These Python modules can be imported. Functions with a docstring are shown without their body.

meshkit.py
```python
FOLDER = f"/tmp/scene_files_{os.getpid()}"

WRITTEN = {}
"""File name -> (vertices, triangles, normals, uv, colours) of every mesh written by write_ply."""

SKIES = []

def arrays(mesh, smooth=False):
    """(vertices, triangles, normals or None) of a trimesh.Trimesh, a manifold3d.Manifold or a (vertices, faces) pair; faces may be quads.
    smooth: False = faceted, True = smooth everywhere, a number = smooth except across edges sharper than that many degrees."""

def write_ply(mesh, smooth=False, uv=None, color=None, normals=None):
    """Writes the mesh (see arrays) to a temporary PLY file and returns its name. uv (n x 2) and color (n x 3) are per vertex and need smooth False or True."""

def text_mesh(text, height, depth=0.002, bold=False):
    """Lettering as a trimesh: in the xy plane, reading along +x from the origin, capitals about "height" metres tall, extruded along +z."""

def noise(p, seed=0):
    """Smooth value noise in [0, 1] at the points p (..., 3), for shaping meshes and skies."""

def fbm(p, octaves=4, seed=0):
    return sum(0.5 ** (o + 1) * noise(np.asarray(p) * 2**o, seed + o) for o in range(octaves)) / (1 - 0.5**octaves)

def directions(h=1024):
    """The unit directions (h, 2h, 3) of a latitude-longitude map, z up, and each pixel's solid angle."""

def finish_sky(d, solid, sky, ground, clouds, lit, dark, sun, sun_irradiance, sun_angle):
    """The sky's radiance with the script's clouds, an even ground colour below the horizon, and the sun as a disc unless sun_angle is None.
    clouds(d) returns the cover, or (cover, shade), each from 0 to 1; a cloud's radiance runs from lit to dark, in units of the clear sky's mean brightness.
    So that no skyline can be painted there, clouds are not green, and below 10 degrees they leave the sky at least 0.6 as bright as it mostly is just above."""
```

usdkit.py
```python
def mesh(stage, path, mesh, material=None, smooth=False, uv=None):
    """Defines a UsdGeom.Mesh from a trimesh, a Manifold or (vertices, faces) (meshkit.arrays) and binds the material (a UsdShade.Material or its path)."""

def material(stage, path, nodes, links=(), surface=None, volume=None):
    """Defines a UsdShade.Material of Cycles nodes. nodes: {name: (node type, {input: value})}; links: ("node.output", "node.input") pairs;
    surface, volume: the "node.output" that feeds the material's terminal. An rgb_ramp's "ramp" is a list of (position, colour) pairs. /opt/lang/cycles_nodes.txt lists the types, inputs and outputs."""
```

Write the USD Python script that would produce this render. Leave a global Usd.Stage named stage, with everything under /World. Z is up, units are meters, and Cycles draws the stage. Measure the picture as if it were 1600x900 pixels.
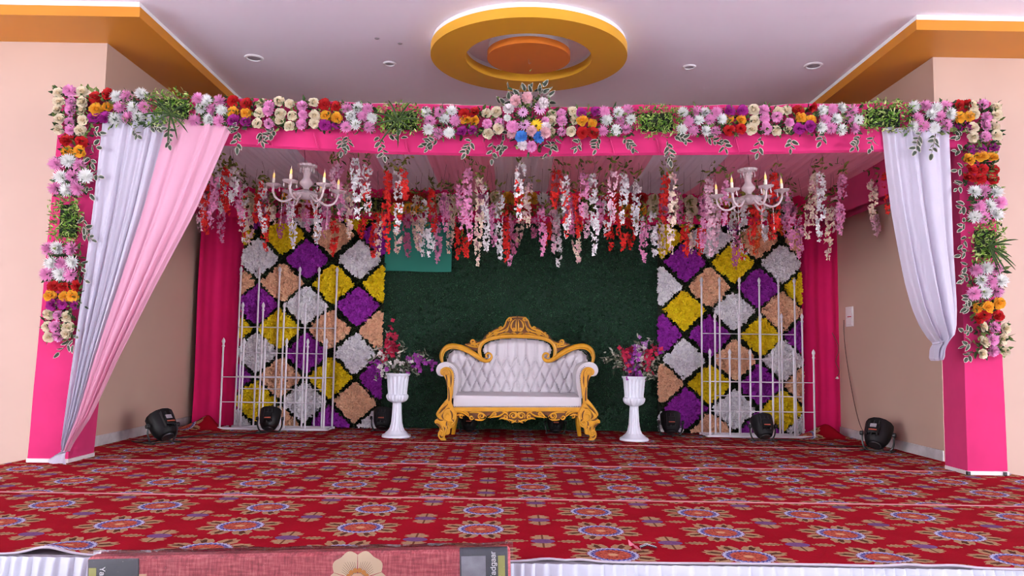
import math, random, numpy as np, trimesh, usdkit, meshkit
from pxr import Usd, UsdGeom, UsdLux, Gf, Sdf, Vt, UsdShade
from shapely.geometry import Polygon, Point
from shapely import affinity

stage = Usd.Stage.CreateInMemory()
UsdGeom.SetStageUpAxis(stage, UsdGeom.Tokens.z)
UsdGeom.SetStageMetersPerUnit(stage, 1.0)
UsdGeom.Xform.Define(stage, '/World')
UsdGeom.Scope.Define(stage, '/World/Looks')
PI = math.pi
R = np.random.default_rng(11)
random.seed(5)

# ------------------------------------------------------------------ camera
F, H = 1200.0, 0.9                       # focal length in pixels of a 1600 wide frame; eye height above the stage
def _axes(vp=(793, 546), roll=0.015):
    y = np.array([vp[0] - 800, 450 - vp[1], F]); y = y / np.linalg.norm(y)
    x = np.array([math.cos(roll), -math.sin(roll), 0.0]); x -= y * (x @ y); x /= np.linalg.norm(x)
    return np.stack([x, y, np.cross(y, x)])
MC = _axes()
EYE = np.array([0, 0, H])
cam = UsdGeom.Camera.Define(stage, '/World/camera')
cam.CreateHorizontalApertureAttr(36.0); cam.CreateVerticalApertureAttr(20.25)
cam.CreateFocalLengthAttr(36.0 * F / 1600)
cam.CreateClippingRangeAttr(Gf.Vec2f(0.05, 200))
cam.CreateExposureAttr(0.0)
_r, _u, _b = MC[:, 0], MC[:, 1], -MC[:, 2]
cam.AddTransformOp().Set(Gf.Matrix4d(*_r, 0, *_u, 0, *_b, 0, *EYE, 1))

def ray(px, py): return MC @ np.array([px - 800, 450 - py, F])
def PY(px, py, Y): d = ray(px, py); return EYE + d * (Y / d[1])
def PZ(px, py, Z): d = ray(px, py); return EYE + d * ((Z - H) / d[2])

# ------------------------------------------------------------------ light
dome = UsdLux.DomeLight.Define(stage, '/World/hall_daylight')
dome.CreateIntensityAttr(3.65); dome.CreateColorAttr(Gf.Vec3f(0.96, 0.97, 1.0))
# unseen hall walls, added below, make the dome light enter from the sides

# ------------------------------------------------------------------ helpers
USED = {}
def numbered(path):
    n = USED.get(path, 0); USED[path] = n + 1
    return path if n == 0 else f'{path}_{n:03d}'
def tag(p, label=None, cat=None, group=None, kind=None):
    for k, v in (('label', label), ('category', cat), ('group', group), ('kind', kind)):
        if v: p.SetCustomDataByKey(k, v)
def put(path, mesh, mat, smooth=False, tint=None):
    m = usdkit.mesh(stage, path, mesh, mat, smooth=smooth)
    if tint is not None:
        UsdGeom.PrimvarsAPI(m).CreatePrimvar('tint', Sdf.ValueTypeNames.Color3fArray, 'vertex').Set(Vt.Vec3fArray.FromNumpy(np.asarray(tint, np.float32)))
    return m
class Thing:
    """An Xform at the thing's base; parts are given in world coordinates."""
    def __init__(s, name, label, cat, loc=(0, 0, 0), group=None):
        s.path = numbered('/World/' + name); s.loc = np.array(loc, float)
        x = UsdGeom.Xform.Define(stage, s.path); x.AddTranslateOp().Set(Gf.Vec3d(*map(float, loc)))
        s.prim = x.GetPrim(); tag(s.prim, label, cat, group)
    def part(s, name, mesh, mat, parent=None, smooth=False, label=None, kind=None):
        p = numbered((parent or s.path) + '/' + name)
        v, f, t = vft(mesh)
        m = put(p, (v - s.loc, f), mat, smooth, t)
        tag(m.GetPrim(), label, None, None, kind)
        return p
def vft(mesh):
    if isinstance(mesh, MB): mesh = mesh.get()
    if isinstance(mesh, trimesh.Trimesh): return np.array(mesh.vertices), np.array(mesh.faces), None
    if len(mesh) == 3: return mesh
    return np.asarray(mesh[0], float), np.asarray(mesh[1], int), None
def solo(name, mesh, mat, label, cat, group=None, smooth=False, kind=None):
    v, f, t = vft(mesh)
    m = put(numbered('/World/' + name), (v, f), mat, smooth, t)
    tag(m.GetPrim(), label, cat, group, kind); return m
def struct(name, mesh, mat, smooth=False, parent=None):
    v, f, t = vft(mesh)
    m = put(numbered((parent or '/World') + '/' + name), (v, f), mat, smooth, t)
    if not parent: tag(m.GetPrim(), None, None, None, 'structure')
    return str(m.GetPath())
class MB:
    """Collects pieces into one mesh."""
    def __init__(s): s.v, s.f, s.t, s.n = [], [], [], 0
    def add(s, mesh, tint=None):
        v, f, t = vft(mesh)
        s.v.append(v); s.f.append(np.asarray(f) + s.n); s.n += len(v)
        if tint is not None: t = np.tile(np.array(tint, float), (len(v), 1))
        s.t.append(t); return s
    def get(s):
        t = np.vstack(s.t) if all(x is not None for x in s.t) else None
        return np.vstack(s.v), np.vstack(s.f), t

def tri(quads):
    q = np.asarray(quads); return np.vstack([q[:, [0, 1, 2]], q[:, [0, 2, 3]]])
def box(x0, x1, y0, y1, z0, z1, b=0.0):
    if b <= 0:
        v = np.array([[x, y, z] for x in (x0, x1) for y in (y0, y1) for z in (z0, z1)], float)
        return v, tri([[0, 1, 3, 2], [4, 6, 7, 5], [0, 4, 5, 1], [2, 3, 7, 6], [0, 2, 6, 4], [1, 5, 7, 3]])
    pts = []
    for sx, sy, sz in np.ndindex(2, 2, 2):
        c = np.array([(x0, x1)[sx], (y0, y1)[sy], (z0, z1)[sz]]); d = np.array([1 - 2 * sx, 1 - 2 * sy, 1 - 2 * sz]) * b
        for k in range(3):
            e = d.copy(); e[k] = 0; pts.append(c + e)
    h = trimesh.convex.convex_hull(np.array(pts)); return np.array(h.vertices), np.array(h.faces)
def grid(P, flip=False):
    P = np.asarray(P, float); m, n = P.shape[:2]; i = np.arange(m * n).reshape(m, n)
    q = np.stack([i[:-1, :-1], i[:-1, 1:], i[1:, 1:], i[1:, :-1]], -1).reshape(-1, 4)
    return P.reshape(-1, 3), tri(q[:, ::-1] if flip else q)
def tube(pts, r, n=8, closed=False, flat=None):
    pts = np.asarray(pts, float); k = len(pts)
    r = np.broadcast_to(np.asarray(r, float), k)
    t = np.gradient(pts, axis=0); t /= np.maximum(np.linalg.norm(t, axis=1, keepdims=True), 1e-9)
    a = np.array([0, 0, 1.0]) if abs(t[0][2]) < 0.9 else np.array([0, 1.0, 0])
    rings = []; u = np.cross(t[0], a); u /= np.linalg.norm(u)
    ang = np.arange(n) * 2 * PI / n
    for i in range(k):
        u = u - t[i] * (u @ t[i]); u /= max(np.linalg.norm(u), 1e-9); w = np.cross(t[i], u)
        rings.append(pts[i] + r[i] * (np.cos(ang)[:, None] * u + np.sin(ang)[:, None] * w))
    v = np.vstack(rings); i = np.arange(k * n).reshape(k, n); j = np.roll(i, -1, axis=1)
    f = tri(np.stack([i[:-1], j[:-1], j[1:], i[1:]], -1).reshape(-1, 4))
    caps = [[i[0, 0], i[0, b + 1], i[0, b]] for b in range(1, n - 1)] + [[i[-1, 0], i[-1, b], i[-1, b + 1]] for b in range(1, n - 1)]
    return v, np.vstack([f, caps])
def lathe(prof, n=32, c=(0, 0, 0), flute=None):
    """prof: (r, z) pairs from bottom to top; flute(z index, angle) scales r."""
    prof = np.array(prof, float); a = np.arange(n) * 2 * PI / n; k = len(prof)
    rr = np.repeat(prof[:, 0:1], n, 1)
    if flute is not None: rr = rr * np.array([[flute(q, x) for x in a] for q in range(k)])
    v = np.stack([rr * np.cos(a), rr * np.sin(a), np.repeat(prof[:, 1:2], n, 1)], -1).reshape(-1, 3) + np.array(c)
    i = np.arange(k * n).reshape(k, n); j = np.roll(i, -1, axis=1)
    f = tri(np.stack([i[:-1], j[:-1], j[1:], i[1:]], -1).reshape(-1, 4))
    return v, f
def plate(poly, y0, y1):
    """A polygon in x, z extruded between two y."""
    if not isinstance(poly, Polygon): poly = Polygon(poly)
    if not poly.is_valid: poly = poly.buffer(0)
    out = MB()
    for g in getattr(poly, 'geoms', [poly]):
        m = trimesh.creation.extrude_polygon(g, 1.0, engine='earcut')
        v = np.array(m.vertices); v = np.stack([v[:, 0], y1 + (y0 - y1) * v[:, 2], v[:, 1]], -1)
        out.add((v, np.array(m.faces)))
    return out.get()
def bevel_plate(poly, y0, y1, b):
    """As plate, with the front edge (y0) chamfered."""
    if not isinstance(poly, Polygon): poly = Polygon(poly)
    if not poly.is_valid: poly = poly.buffer(0)
    o = MB().add(plate(poly, y0 + b, y1)); inner = poly.buffer(-b * 0.8)
    if not inner.is_empty: o.add(plate(inner, y0, y0 + b * 1.01))
    return o.get()
def smooth_path(pts, n=40):
    from scipy.interpolate import CubicSpline
    pts = np.asarray(pts, float); d = np.r_[0, np.cumsum(np.linalg.norm(np.diff(pts, axis=0), axis=1))]
    return CubicSpline(d, pts)(np.linspace(0, d[-1], n))
def basis(d, spin=0.0):
    """Rotation whose z column is d."""
    d = np.asarray(d, float); d = d / np.linalg.norm(d)
    a = np.array([0, 0, 1.0]) if abs(d[2]) < 0.9 else np.array([1.0, 0, 0])
    x = np.cross(a, d); x /= np.linalg.norm(x); y = np.cross(d, x)
    c, s = math.cos(spin), math.sin(spin)
    return np.stack([c * x + s * y, -s * x + c * y, d], 1)
def place(tpl, Ms, Ps, tints=None):
    """tpl (v, f, t or None); Ms (N,3,3); Ps (N,3); tints (N,3) multiplies or gives the colour."""
    v, f, t = vft(tpl); N = len(Ps)
    V = np.einsum('nij,kj->nki', Ms, v) + np.asarray(Ps)[:, None, :]
    Fc = (f[None] + (np.arange(N) * len(v))[:, None, None]).reshape(-1, 3)
    T = None
    if tints is not None:
        T = np.repeat(np.asarray(tints)[:, None, :], len(v), 1)
        if t is not None: T = T * t[None]
        T = T.reshape(-1, 3)
    elif t is not None: T = np.tile(t, (N, 1))
    return V.reshape(-1, 3), Fc, T
def bases(D, spins):
    return np.array([basis(d, s) for d, s in zip(D, spins)])
def lin(r, g, b):
    c = np.array([r, g, b]) / 255.0
    return np.where(c <= 0.04045, c / 12.92, ((c + 0.055) / 1.055) ** 2.4)

# ------------------------------------------------------------------ materials
class G:
    """A node graph built from expressions."""
    def __init__(s): s.n, s.l, s.k = {}, [], 0
    def node(s, kind, inp=None, out='value', **links):
        nm = f'n{s.k}'; s.k += 1; vals = {}
        for k, v in {**(inp or {}), **links}.items():
            if isinstance(v, X): s.l.append((v.o, f'{nm}.{k}'))
            else: vals[k] = v
        s.n[nm] = (kind, vals); return X(s, f'{nm}.{out}')
    def m(s, op, a, b=None, c=None):
        d = {'math_type': op, 'value1': a}
        if b is not None: d['value2'] = b
        if c is not None: d['value3'] = c
        return s.node('math', d)
    def mix(s, fac, a, b): return s.node('mix', {'fac': fac, 'color1': a, 'color2': b, 'mix_type': 'mix'}, 'color')
class X:
    def __init__(s, g, o): s.g, s.o = g, o
    def __add__(s, b): return s.g.m('add', s, b)
    __radd__ = __add__
    def __mul__(s, b): return s.g.m('multiply', s, b)
    __rmul__ = __mul__
    def __sub__(s, b): return s.g.m('subtract', s, b)
    def __rsub__(s, b): return s.g.m('subtract', b, s)
    def __truediv__(s, b): return s.g.m('divide', s, b)
    def __lt__(s, b): return s.g.m('less_than', s, b)
    def __gt__(s, b): return s.g.m('greater_than', s, b)
    def f(s, op, b=None): return s.g.m(op, s, b)
LK = '/World/Looks/'
def simple(name, col, rough=0.5, metal=0.0, noise=0.0, scale=8.0, bump=0.0, bscale=60.0, sheen=0.0, spec=0.5, emit=0.0, extra=None):
    nodes = {'p': ('principled_bsdf', {'base_color': tuple(col), 'roughness': rough, 'metallic': metal, **({'sheen_weight': sheen, 'sheen_roughness': 0.4} if sheen else {}), 'specular_ior_level': spec, **(extra or {})})}
    links = []
    if noise or bump: nodes['g'] = ('texture_coordinate', {})
    if noise:
        c = np.array(col)
        nodes['n'] = ('noise_texture', {'scale': scale, 'detail': 4.0}); nodes['r'] = ('rgb_ramp', {'ramp': [(0.3, tuple(c * (1 - noise))), (0.7, tuple(np.minimum(c * (1 + noise), 1)))]})
        links += [('g.object', 'n.vector'), ('n.fac', 'r.fac'), ('r.color', 'p.base_color')]
    if bump:
        nodes['bn'] = ('noise_texture', {'scale': bscale, 'detail': 3.0}); nodes['b'] = ('bump', {'strength': bump, 'distance': 0.01})
        links += [('g.object', 'bn.vector'), ('bn.fac', 'b.height'), ('b.normal', 'p.normal')]
    if emit: nodes['p'][1].update({'emission_color': tuple(col), 'emission_strength': emit})
    return usdkit.material(stage, LK + name, nodes, links, surface='p.BSDF')
def tinted(name, rough=0.6, trans=0.0, spec=0.3):
    nodes = {'a': ('attribute', {'attribute': 'tint'}), 'p': ('principled_bsdf', {'roughness': rough, 'specular_ior_level': spec})}
    links = [('a.color', 'p.base_color')]
    if trans:
        nodes['t'] = ('translucent_bsdf', {}); nodes['m'] = ('mix_closure', {'fac': trans})
        links += [('a.color', 't.color'), ('p.BSDF', 'm.closure1'), ('t.BSDF', 'm.closure2')]
        return usdkit.material(stage, LK + name, nodes, links, surface='m.closure')
    return usdkit.material(stage, LK + name, nodes, links, surface='p.BSDF')
def sheer(name, col, trans=0.35, clear=0.0, rough=0.7):
    nodes = {'p': ('principled_bsdf', {'base_color': tuple(col), 'roughness': rough, 'specular_ior_level': 0.2}), 't': ('translucent_bsdf', {'color': tuple(col)}), 'm': ('mix_closure', {'fac': trans})}
    links = [('p.BSDF', 'm.closure1'), ('t.BSDF', 'm.closure2')]
    if clear:
        nodes['c'] = ('transparent_bsdf', {}); nodes['m2'] = ('mix_closure', {'fac': clear})
        links += [('m.closure', 'm2.closure1'), ('c.BSDF', 'm2.closure2')]
    return usdkit.material(stage, LK + name, nodes, links, surface='m2.closure' if clear else 'm.closure')

M = {}
M['wall'] = simple('peach_wall_paint', (0.535, 0.365, 0.29), 0.55, noise=0.03, scale=1.5, bump=0.03, bscale=40)
M['ceiling'] = simple('white_ceiling_paint', (0.97, 0.90, 0.99), 0.6, noise=0.015, scale=0.7)
M['step'] = simple('white_gypsum_step', (0.88, 0.86, 0.88), 0.6)
M['gold_trim'] = simple('golden_yellow_paint', (0.62, 0.228, 0.012), 0.45, noise=0.02, scale=2)
M['orange'] = simple('orange_paint', (0.75, 0.20, 0.02), 0.4, noise=0.04, scale=3)
M['yellow_trim'] = simple('bright_yellow_paint', (0.76, 0.38, 0.02), 0.45, noise=0.02, scale=2)
M['marble'] = simple('grey_marble', (0.52, 0.49, 0.50), 0.25, noise=0.25, scale=6)
M['hall_floor'] = simple('hall_floor_tile', (0.86, 0.86, 0.90), 0.3)
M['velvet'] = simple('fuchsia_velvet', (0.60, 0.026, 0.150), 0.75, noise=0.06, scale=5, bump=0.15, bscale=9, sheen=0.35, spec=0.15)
M['velvet_back_brightened'] = simple('brightened_crimson_velvet', (0.74, 0.014, 0.135), 0.8, noise=0.05, scale=4, bump=0.12, bscale=9, sheen=0.2, spec=0.1)  # redder cloth, its colour also raised to offset dim light at the back
M['drape_white'] = sheer('white_sheer_drape', (0.66, 0.63, 0.75), 0.3)
M['drape_pink'] = sheer('pink_sheer_drape', (0.84, 0.44, 0.59), 0.3)
M['canopy_white'] = sheer('white_canopy_sheer', (0.64, 0.55, 0.61), 0.45)
M['canopy_pink'] = sheer('rose_canopy_sheer', (0.78, 0.30, 0.42), 0.45)
M['skirt'] = sheer('white_satin_skirt', (0.52, 0.53, 0.62), 0.1, rough=0.5)
M['petal'] = tinted('petal_cloth', 0.65, 0.15)
M['leaf'] = tinted('leaf_plastic', 0.45, 0.12)
M['grass'] = tinted('artificial_grass', 0.5, 0.1)
M['grass_back'] = simple('dark_green_backing', (0.008, 0.035, 0.018), 0.9)
M['dark_backing'] = simple('dark_leaf_backing', (0.012, 0.02, 0.010), 0.9)
M['teal'] = simple('teal_cloth', (0.012, 0.22, 0.155), 0.7, bump=0.1, bscale=12)
M['sofa_gold'] = simple('antique_gold_paint', (0.66, 0.31, 0.014), 0.36, noise=0.12, scale=14, spec=0.5)
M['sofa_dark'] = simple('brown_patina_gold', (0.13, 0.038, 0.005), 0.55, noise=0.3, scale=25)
M['leather'] = simple('white_leatherette', (0.63, 0.59, 0.63), 0.32, bump=0.04, bscale=120)
M['seam'] = simple('grey_tuft_seam', (0.20, 0.18, 0.20), 0.6)
M['button'] = simple('crystal_button', (0.45, 0.42, 0.45), 0.15, metal=0.7)
M['urn'] = simple('white_fibre_urn', (0.78, 0.80, 0.90), 0.35)
M['iron'] = simple('white_painted_iron', (0.70, 0.66, 0.72), 0.35)
M['black'] = simple('black_plastic', (0.008, 0.008, 0.010), 0.5, spec=0.25)
M['black_metal'] = simple('black_bracket_metal', (0.02, 0.02, 0.023), 0.35)
M['lens'] = simple('dark_lens', (0.03, 0.035, 0.05), 0.1)
M['sticker_orange'] = simple('orange_sticker', (0.42, 0.09, 0.05), 0.5)
M['sticker_grey'] = simple('grey_sticker', (0.35, 0.32, 0.36), 0.5)
M['chrome'] = simple('chrome', (0.8, 0.8, 0.82), 0.18, metal=1.0)
M['cable'] = simple('black_rubber_cable', (0.015, 0.013, 0.014), 0.5)
M['wire'] = simple('brown_twisted_wire', (0.12, 0.06, 0.05), 0.5)
M['socket'] = simple('white_switch_plastic', (0.78, 0.74, 0.75), 0.3)
M['red_dot'] = simple('red_switch_print', (0.5, 0.02, 0.02), 0.4)
M['stick'] = simple('brown_vine_stem', (0.10, 0.055, 0.03), 0.7)
M['candle'] = simple('ivory_candle_sleeve', (0.82, 0.72, 0.58), 0.4)
M['bulb'] = simple('amber_candle_bulb', (1.0, 0.60, 0.18), 0.1, emit=0.45)
M['bulb_tip'] = simple('clear_bulb_tip', (0.75, 0.62, 0.55), 0.1)
M['downlight_lens'] = simple('frosted_downlight', (0.42, 0.38, 0.42), 0.3)
M['base'] = simple('white_metal_base', (0.78, 0.72, 0.72), 0.4)
M['crystal'] = usdkit.material(stage, LK + 'pink_tinged_crystal', {
    'g': ('glass_bsdf', {'color': (0.98, 0.90, 0.92), 'IOR': 1.5, 'roughness': 0.03}), 'd': ('principled_bsdf', {'base_color': (0.80, 0.66, 0.68), 'roughness': 0.12}),
    'm': ('mix_closure', {'fac': 0.55})}, [('g.BSDF', 'm.closure1'), ('d.BSDF', 'm.closure2')], surface='m.closure')
M['film'] = usdkit.material(stage, LK + 'clear_plastic_film', {
    't': ('transparent_bsdf', {'color': (0.97, 0.97, 0.98)}), 'g': ('glossy_bsdf', {'color': (1, 1, 1), 'roughness': 0.12}), 'f': ('fresnel', {'IOR': 1.4}), 'tc': ('texture_coordinate', {}),
    'n': ('noise_texture', {'scale': 9.0, 'detail': 3.0}), 'b': ('bump', {'strength': 0.5, 'distance': 0.02}), 'm': ('mix_closure', {})},
    [('tc.object', 'n.vector'), ('n.fac', 'b.height'), ('b.normal', 'g.normal'), ('f.fac', 'm.fac'), ('t.BSDF', 'm.closure1'), ('g.BSDF', 'm.closure2')], surface='m.closure')

def carpet_material():
    g = G()
    pos = g.node('geometry', {}, 'position')
    sx = g.node('separate_xyz', {'vector': pos}, 'x'); nm = sx.o.split('.')[0]
    x, y = X(g, nm + '.x'), X(g, nm + '.y')
    strip = ((y - 3.33) / 1.35).f('floor')
    odd = strip.f('modulo', 2.0).f('absolute')
    xs, y = x + odd * 0.30, y - odd * 0.30
    TX, TY = 0.60, 0.45
    def cell(u, t): w = u / t; return (w - (w + 0.5).f('floor')) * t
    red = g.node('rgb_ramp', {'ramp': [(0.3, (0.26, 0.004, 0.012)), (0.7, (0.33, 0.006, 0.017))]}, 'color', fac=g.node('noise_texture', {'scale': 3.0, 'detail': 5.0}, 'fac', vector=pos))
    fine = g.node('noise_texture', {'scale': 110.0, 'detail': 2.0}, 'fac', vector=pos)
    # round medallion
    u, v = cell(xs - 0.48, TX), cell(y - 3.47, TY)
    r = (u * u + v * v).f('sqrt'); th = v.f('arctan2', u)
    a = (th * 4.0).f('sine').f('absolute'); ser = (th * 36.0).f('cosine') * 0.010 + (fine - 0.5) * 0.02
    Rl = a.f('power', 0.55) * 0.098 + 0.100 + ser * a
    leaf = (r < Rl) * (a > 0.22)
    vein = (r < Rl * 0.88) * (r > 0.12) * ((th * 8.0 + PI).f('cosine') > 0.93 - (th * 40.0).f('cosine').f('absolute') * 0.25)
    tan = g.mix(fine, (0.26, 0.13, 0.06), (0.50, 0.31, 0.18))
    c = g.mix(leaf, red, tan)
    c = g.mix(vein, c, (0.10, 0.035, 0.02))
    scal = r + (th * 28.0).f('cosine') * 0.004
    c = g.mix(scal < 0.118, c, (0.20, 0.02, 0.03))
    c = g.mix(scal < 0.113, c, (0.42, 0.42, 0.60))
    c = g.mix(scal < 0.098, c, (0.07, 0.07, 0.26))
    c = g.mix((scal < 0.090) * ((th * 20.0).f('cosine') > 0.2), c, (0.30, 0.20, 0.34))
    c = g.mix(scal < 0.080, c, g.mix((fine - 0.35) * 3.0, (0.22, 0.03, 0.02), (0.60, 0.13, 0.08)))
    c = g.mix(scal < 0.022, c, (0.55, 0.30, 0.16))
    # small cross between
    u2, v2 = cell(xs - 0.18, TX), cell(y - 3.695, TY)
    r2 = (u2 * u2 + v2 * v2).f('sqrt'); t2 = v2.f('arctan2', u2)
    au, av = u2.f('absolute'), v2.f('absolute')
    side = (au > 0.065) * (au < 0.190) * (av < ((au - 0.065) * 25.1).f('sine') * 0.026 + (au * 260.0).f('cosine') * 0.005)
    top = (av < 0.125) * (av > 0.02) * (au < ((av - 0.005) * 25.5).f('sine') * 0.054 + (av * 230.0).f('cosine') * 0.008)
    c = g.mix(side, c, tan); c = g.mix(top, c, tan)
    c = g.mix((side * (av < 0.004)), c, (0.12, 0.04, 0.02))
    c = g.mix(top * (au < 0.005), c, (0.16, 0.06, 0.03))
    c = g.mix((u2 * u2 + v2 * v2 * 2.2).f('sqrt') < 0.058, c, (0.16, 0.07, 0.19))
    c = g.mix((u2 * u2 + v2 * v2 * 2.2).f('sqrt') < 0.045, c, g.mix(fine, (0.07, 0.05, 0.19), (0.26, 0.09, 0.17)))
    b = g.node('bump', {'strength': 0.25, 'distance': 0.004}, 'normal', height=fine)
    p = g.node('principled_bsdf', {'roughness': 0.95, 'specular_ior_level': 0.04}, 'BSDF', base_color=c, normal=b)
    return usdkit.material(stage, LK + 'red_medallion_carpet', g.n, g.l, surface=p.o)
M['carpet'] = carpet_material()
M['selvedge'] = simple('pale_carpet_selvedge', (0.52, 0.20, 0.22), 0.8)
M['carpet_under'] = simple('grey_carpet_backing', (0.42, 0.36, 0.42), 0.8)

def weave_material():
    g = G(); tc = g.node('texture_coordinate', {}, 'object')
    mp = g.node('mapping', {'scale': (14.0, 14.0, 90.0)}, 'vector', vector=tc)
    n1 = g.node('noise_texture', {'scale': 1.0, 'detail': 3.0}, 'fac', vector=mp)
    mp2 = g.node('mapping', {'scale': (120.0, 120.0, 18.0)}, 'vector', vector=tc)
    n2 = g.node('noise_texture', {'scale': 1.0, 'detail': 3.0}, 'fac', vector=mp2)
    f = g.node('rgb_ramp', {'ramp': [(0.36, (0.26, 0.016, 0.026)), (0.5, (0.50, 0.062, 0.080)), (0.66, (0.68, 0.17, 0.18))]}, 'color', fac=(n1 + n2) * 0.5)
    p = g.node('principled_bsdf', {'roughness': 0.6}, 'BSDF', base_color=f)
    return usdkit.material(stage, LK + 'coral_weave_print', g.n, g.l, surface=p.o)
M['weave'] = weave_material()
M['card'] = simple('dark_grey_card', (0.05, 0.055, 0.065), 0.35, noise=0.25, scale=8)
M['card_edge'] = simple('grey_card_photo', (0.30, 0.30, 0.33), 0.35, noise=0.3, scale=14)
M['lime'] = simple('lime_label_print', (0.42, 0.42, 0.10), 0.4)
M['ink_white'] = simple('white_lettering', (0.85, 0.85, 0.85), 0.4)
M['peach_print'] = simple('peach_print', (0.75, 0.45, 0.27), 0.5)
M['brown_ink'] = simple('brown_print', (0.16, 0.07, 0.04), 0.5)
M['pink_ribbon'] = simple('pink_ribbon_cloth', (0.85, 0.22, 0.33), 0.6)

# ------------------------------------------------------------------ setting
XL, XR, YF, YB = -3.58, 3.74, 6.62, 8.98           # niche side walls, front wall plane, back wall
_cl, _cr = PY(160, 67, YF), PY(1481, 90, YF)       # where the soffit meets the front walls
ZS = (_cl[2] + _cr[2]) / 2                          # underside of the gold soffit
ZC = ZS + 0.13                                      # ceiling
ZH = -0.62                                          # hall floor
XH = 12.0
struct('floor', box(-18, 18, -14, YF, ZH - 0.1, ZH), M['hall_floor'])
struct('ceiling', box(-XH, XH, -9, YB + 0.3, ZC, ZC + 0.1), M['ceiling'])
struct('wall_added_rear', box(-XH, XH, -9.2, -9, ZH, ZC), M['step'])  # unseen wall, added to block the dome light from behind
struct('wall_added_left', box(-XH - .2, -XH, 1.5, YF, ZH, ZC), M['step'])  # unseen, added to limit how much light enters from the left
struct('wall_added_right', box(XH, XH + .2, 1.5, YF, ZH, ZC), M['step'])  # unseen, added to limit how much light enters from the right
struct('wall_left', box(-XH, XL, YF, YB + 0.3, ZH, ZC), M['wall'])
struct('wall_right', box(XR, XH, YF, YB + 0.3, ZH, ZC), M['wall'])
struct('wall_back', box(XL, XR, YB, YB + 0.3, ZH, ZC), M['wall'])
struct('baseboard_left', box(XL, XL + 0.014, YF + 0.002, YB, 0, 0.095, 0.004), M['marble'])
struct('baseboard_right', box(XR - 0.014, XR, YF + 0.002, YB, 0, 0.095, 0.004), M['marble'])
def soffit(name, pts):
    """Gold board under a thin white gypsum step; pts is its plan."""
    poly = Polygon(pts)
    def slab(p, z0, z1):
        m = trimesh.creation.extrude_polygon(p, z1 - z0, engine='earcut'); m.apply_translation((0, 0, z0)); return m
    a = struct(name, slab(poly, ZS, ZS + 0.085), M['gold_trim'])
    struct('gypsum_step', slab(poly.buffer(-0.012, join_style=2), ZS + 0.085, ZC), M['step'], parent=a)
o_l, o_r = PZ(218, 26.5, ZS), PZ(1432, 46.5, ZS)
i_l, i_r = PZ(352, 150, ZS), PZ(1290, 160, ZS)
soffit('trim_1', [(-XH, o_l[1]), (o_l[0], o_l[1]), (o_l[0], YB), (-XH, YB)])
soffit('trim_2', [(XH, o_r[1]), (o_r[0], o_r[1]), (o_r[0], YB), (XH, YB)])

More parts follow.
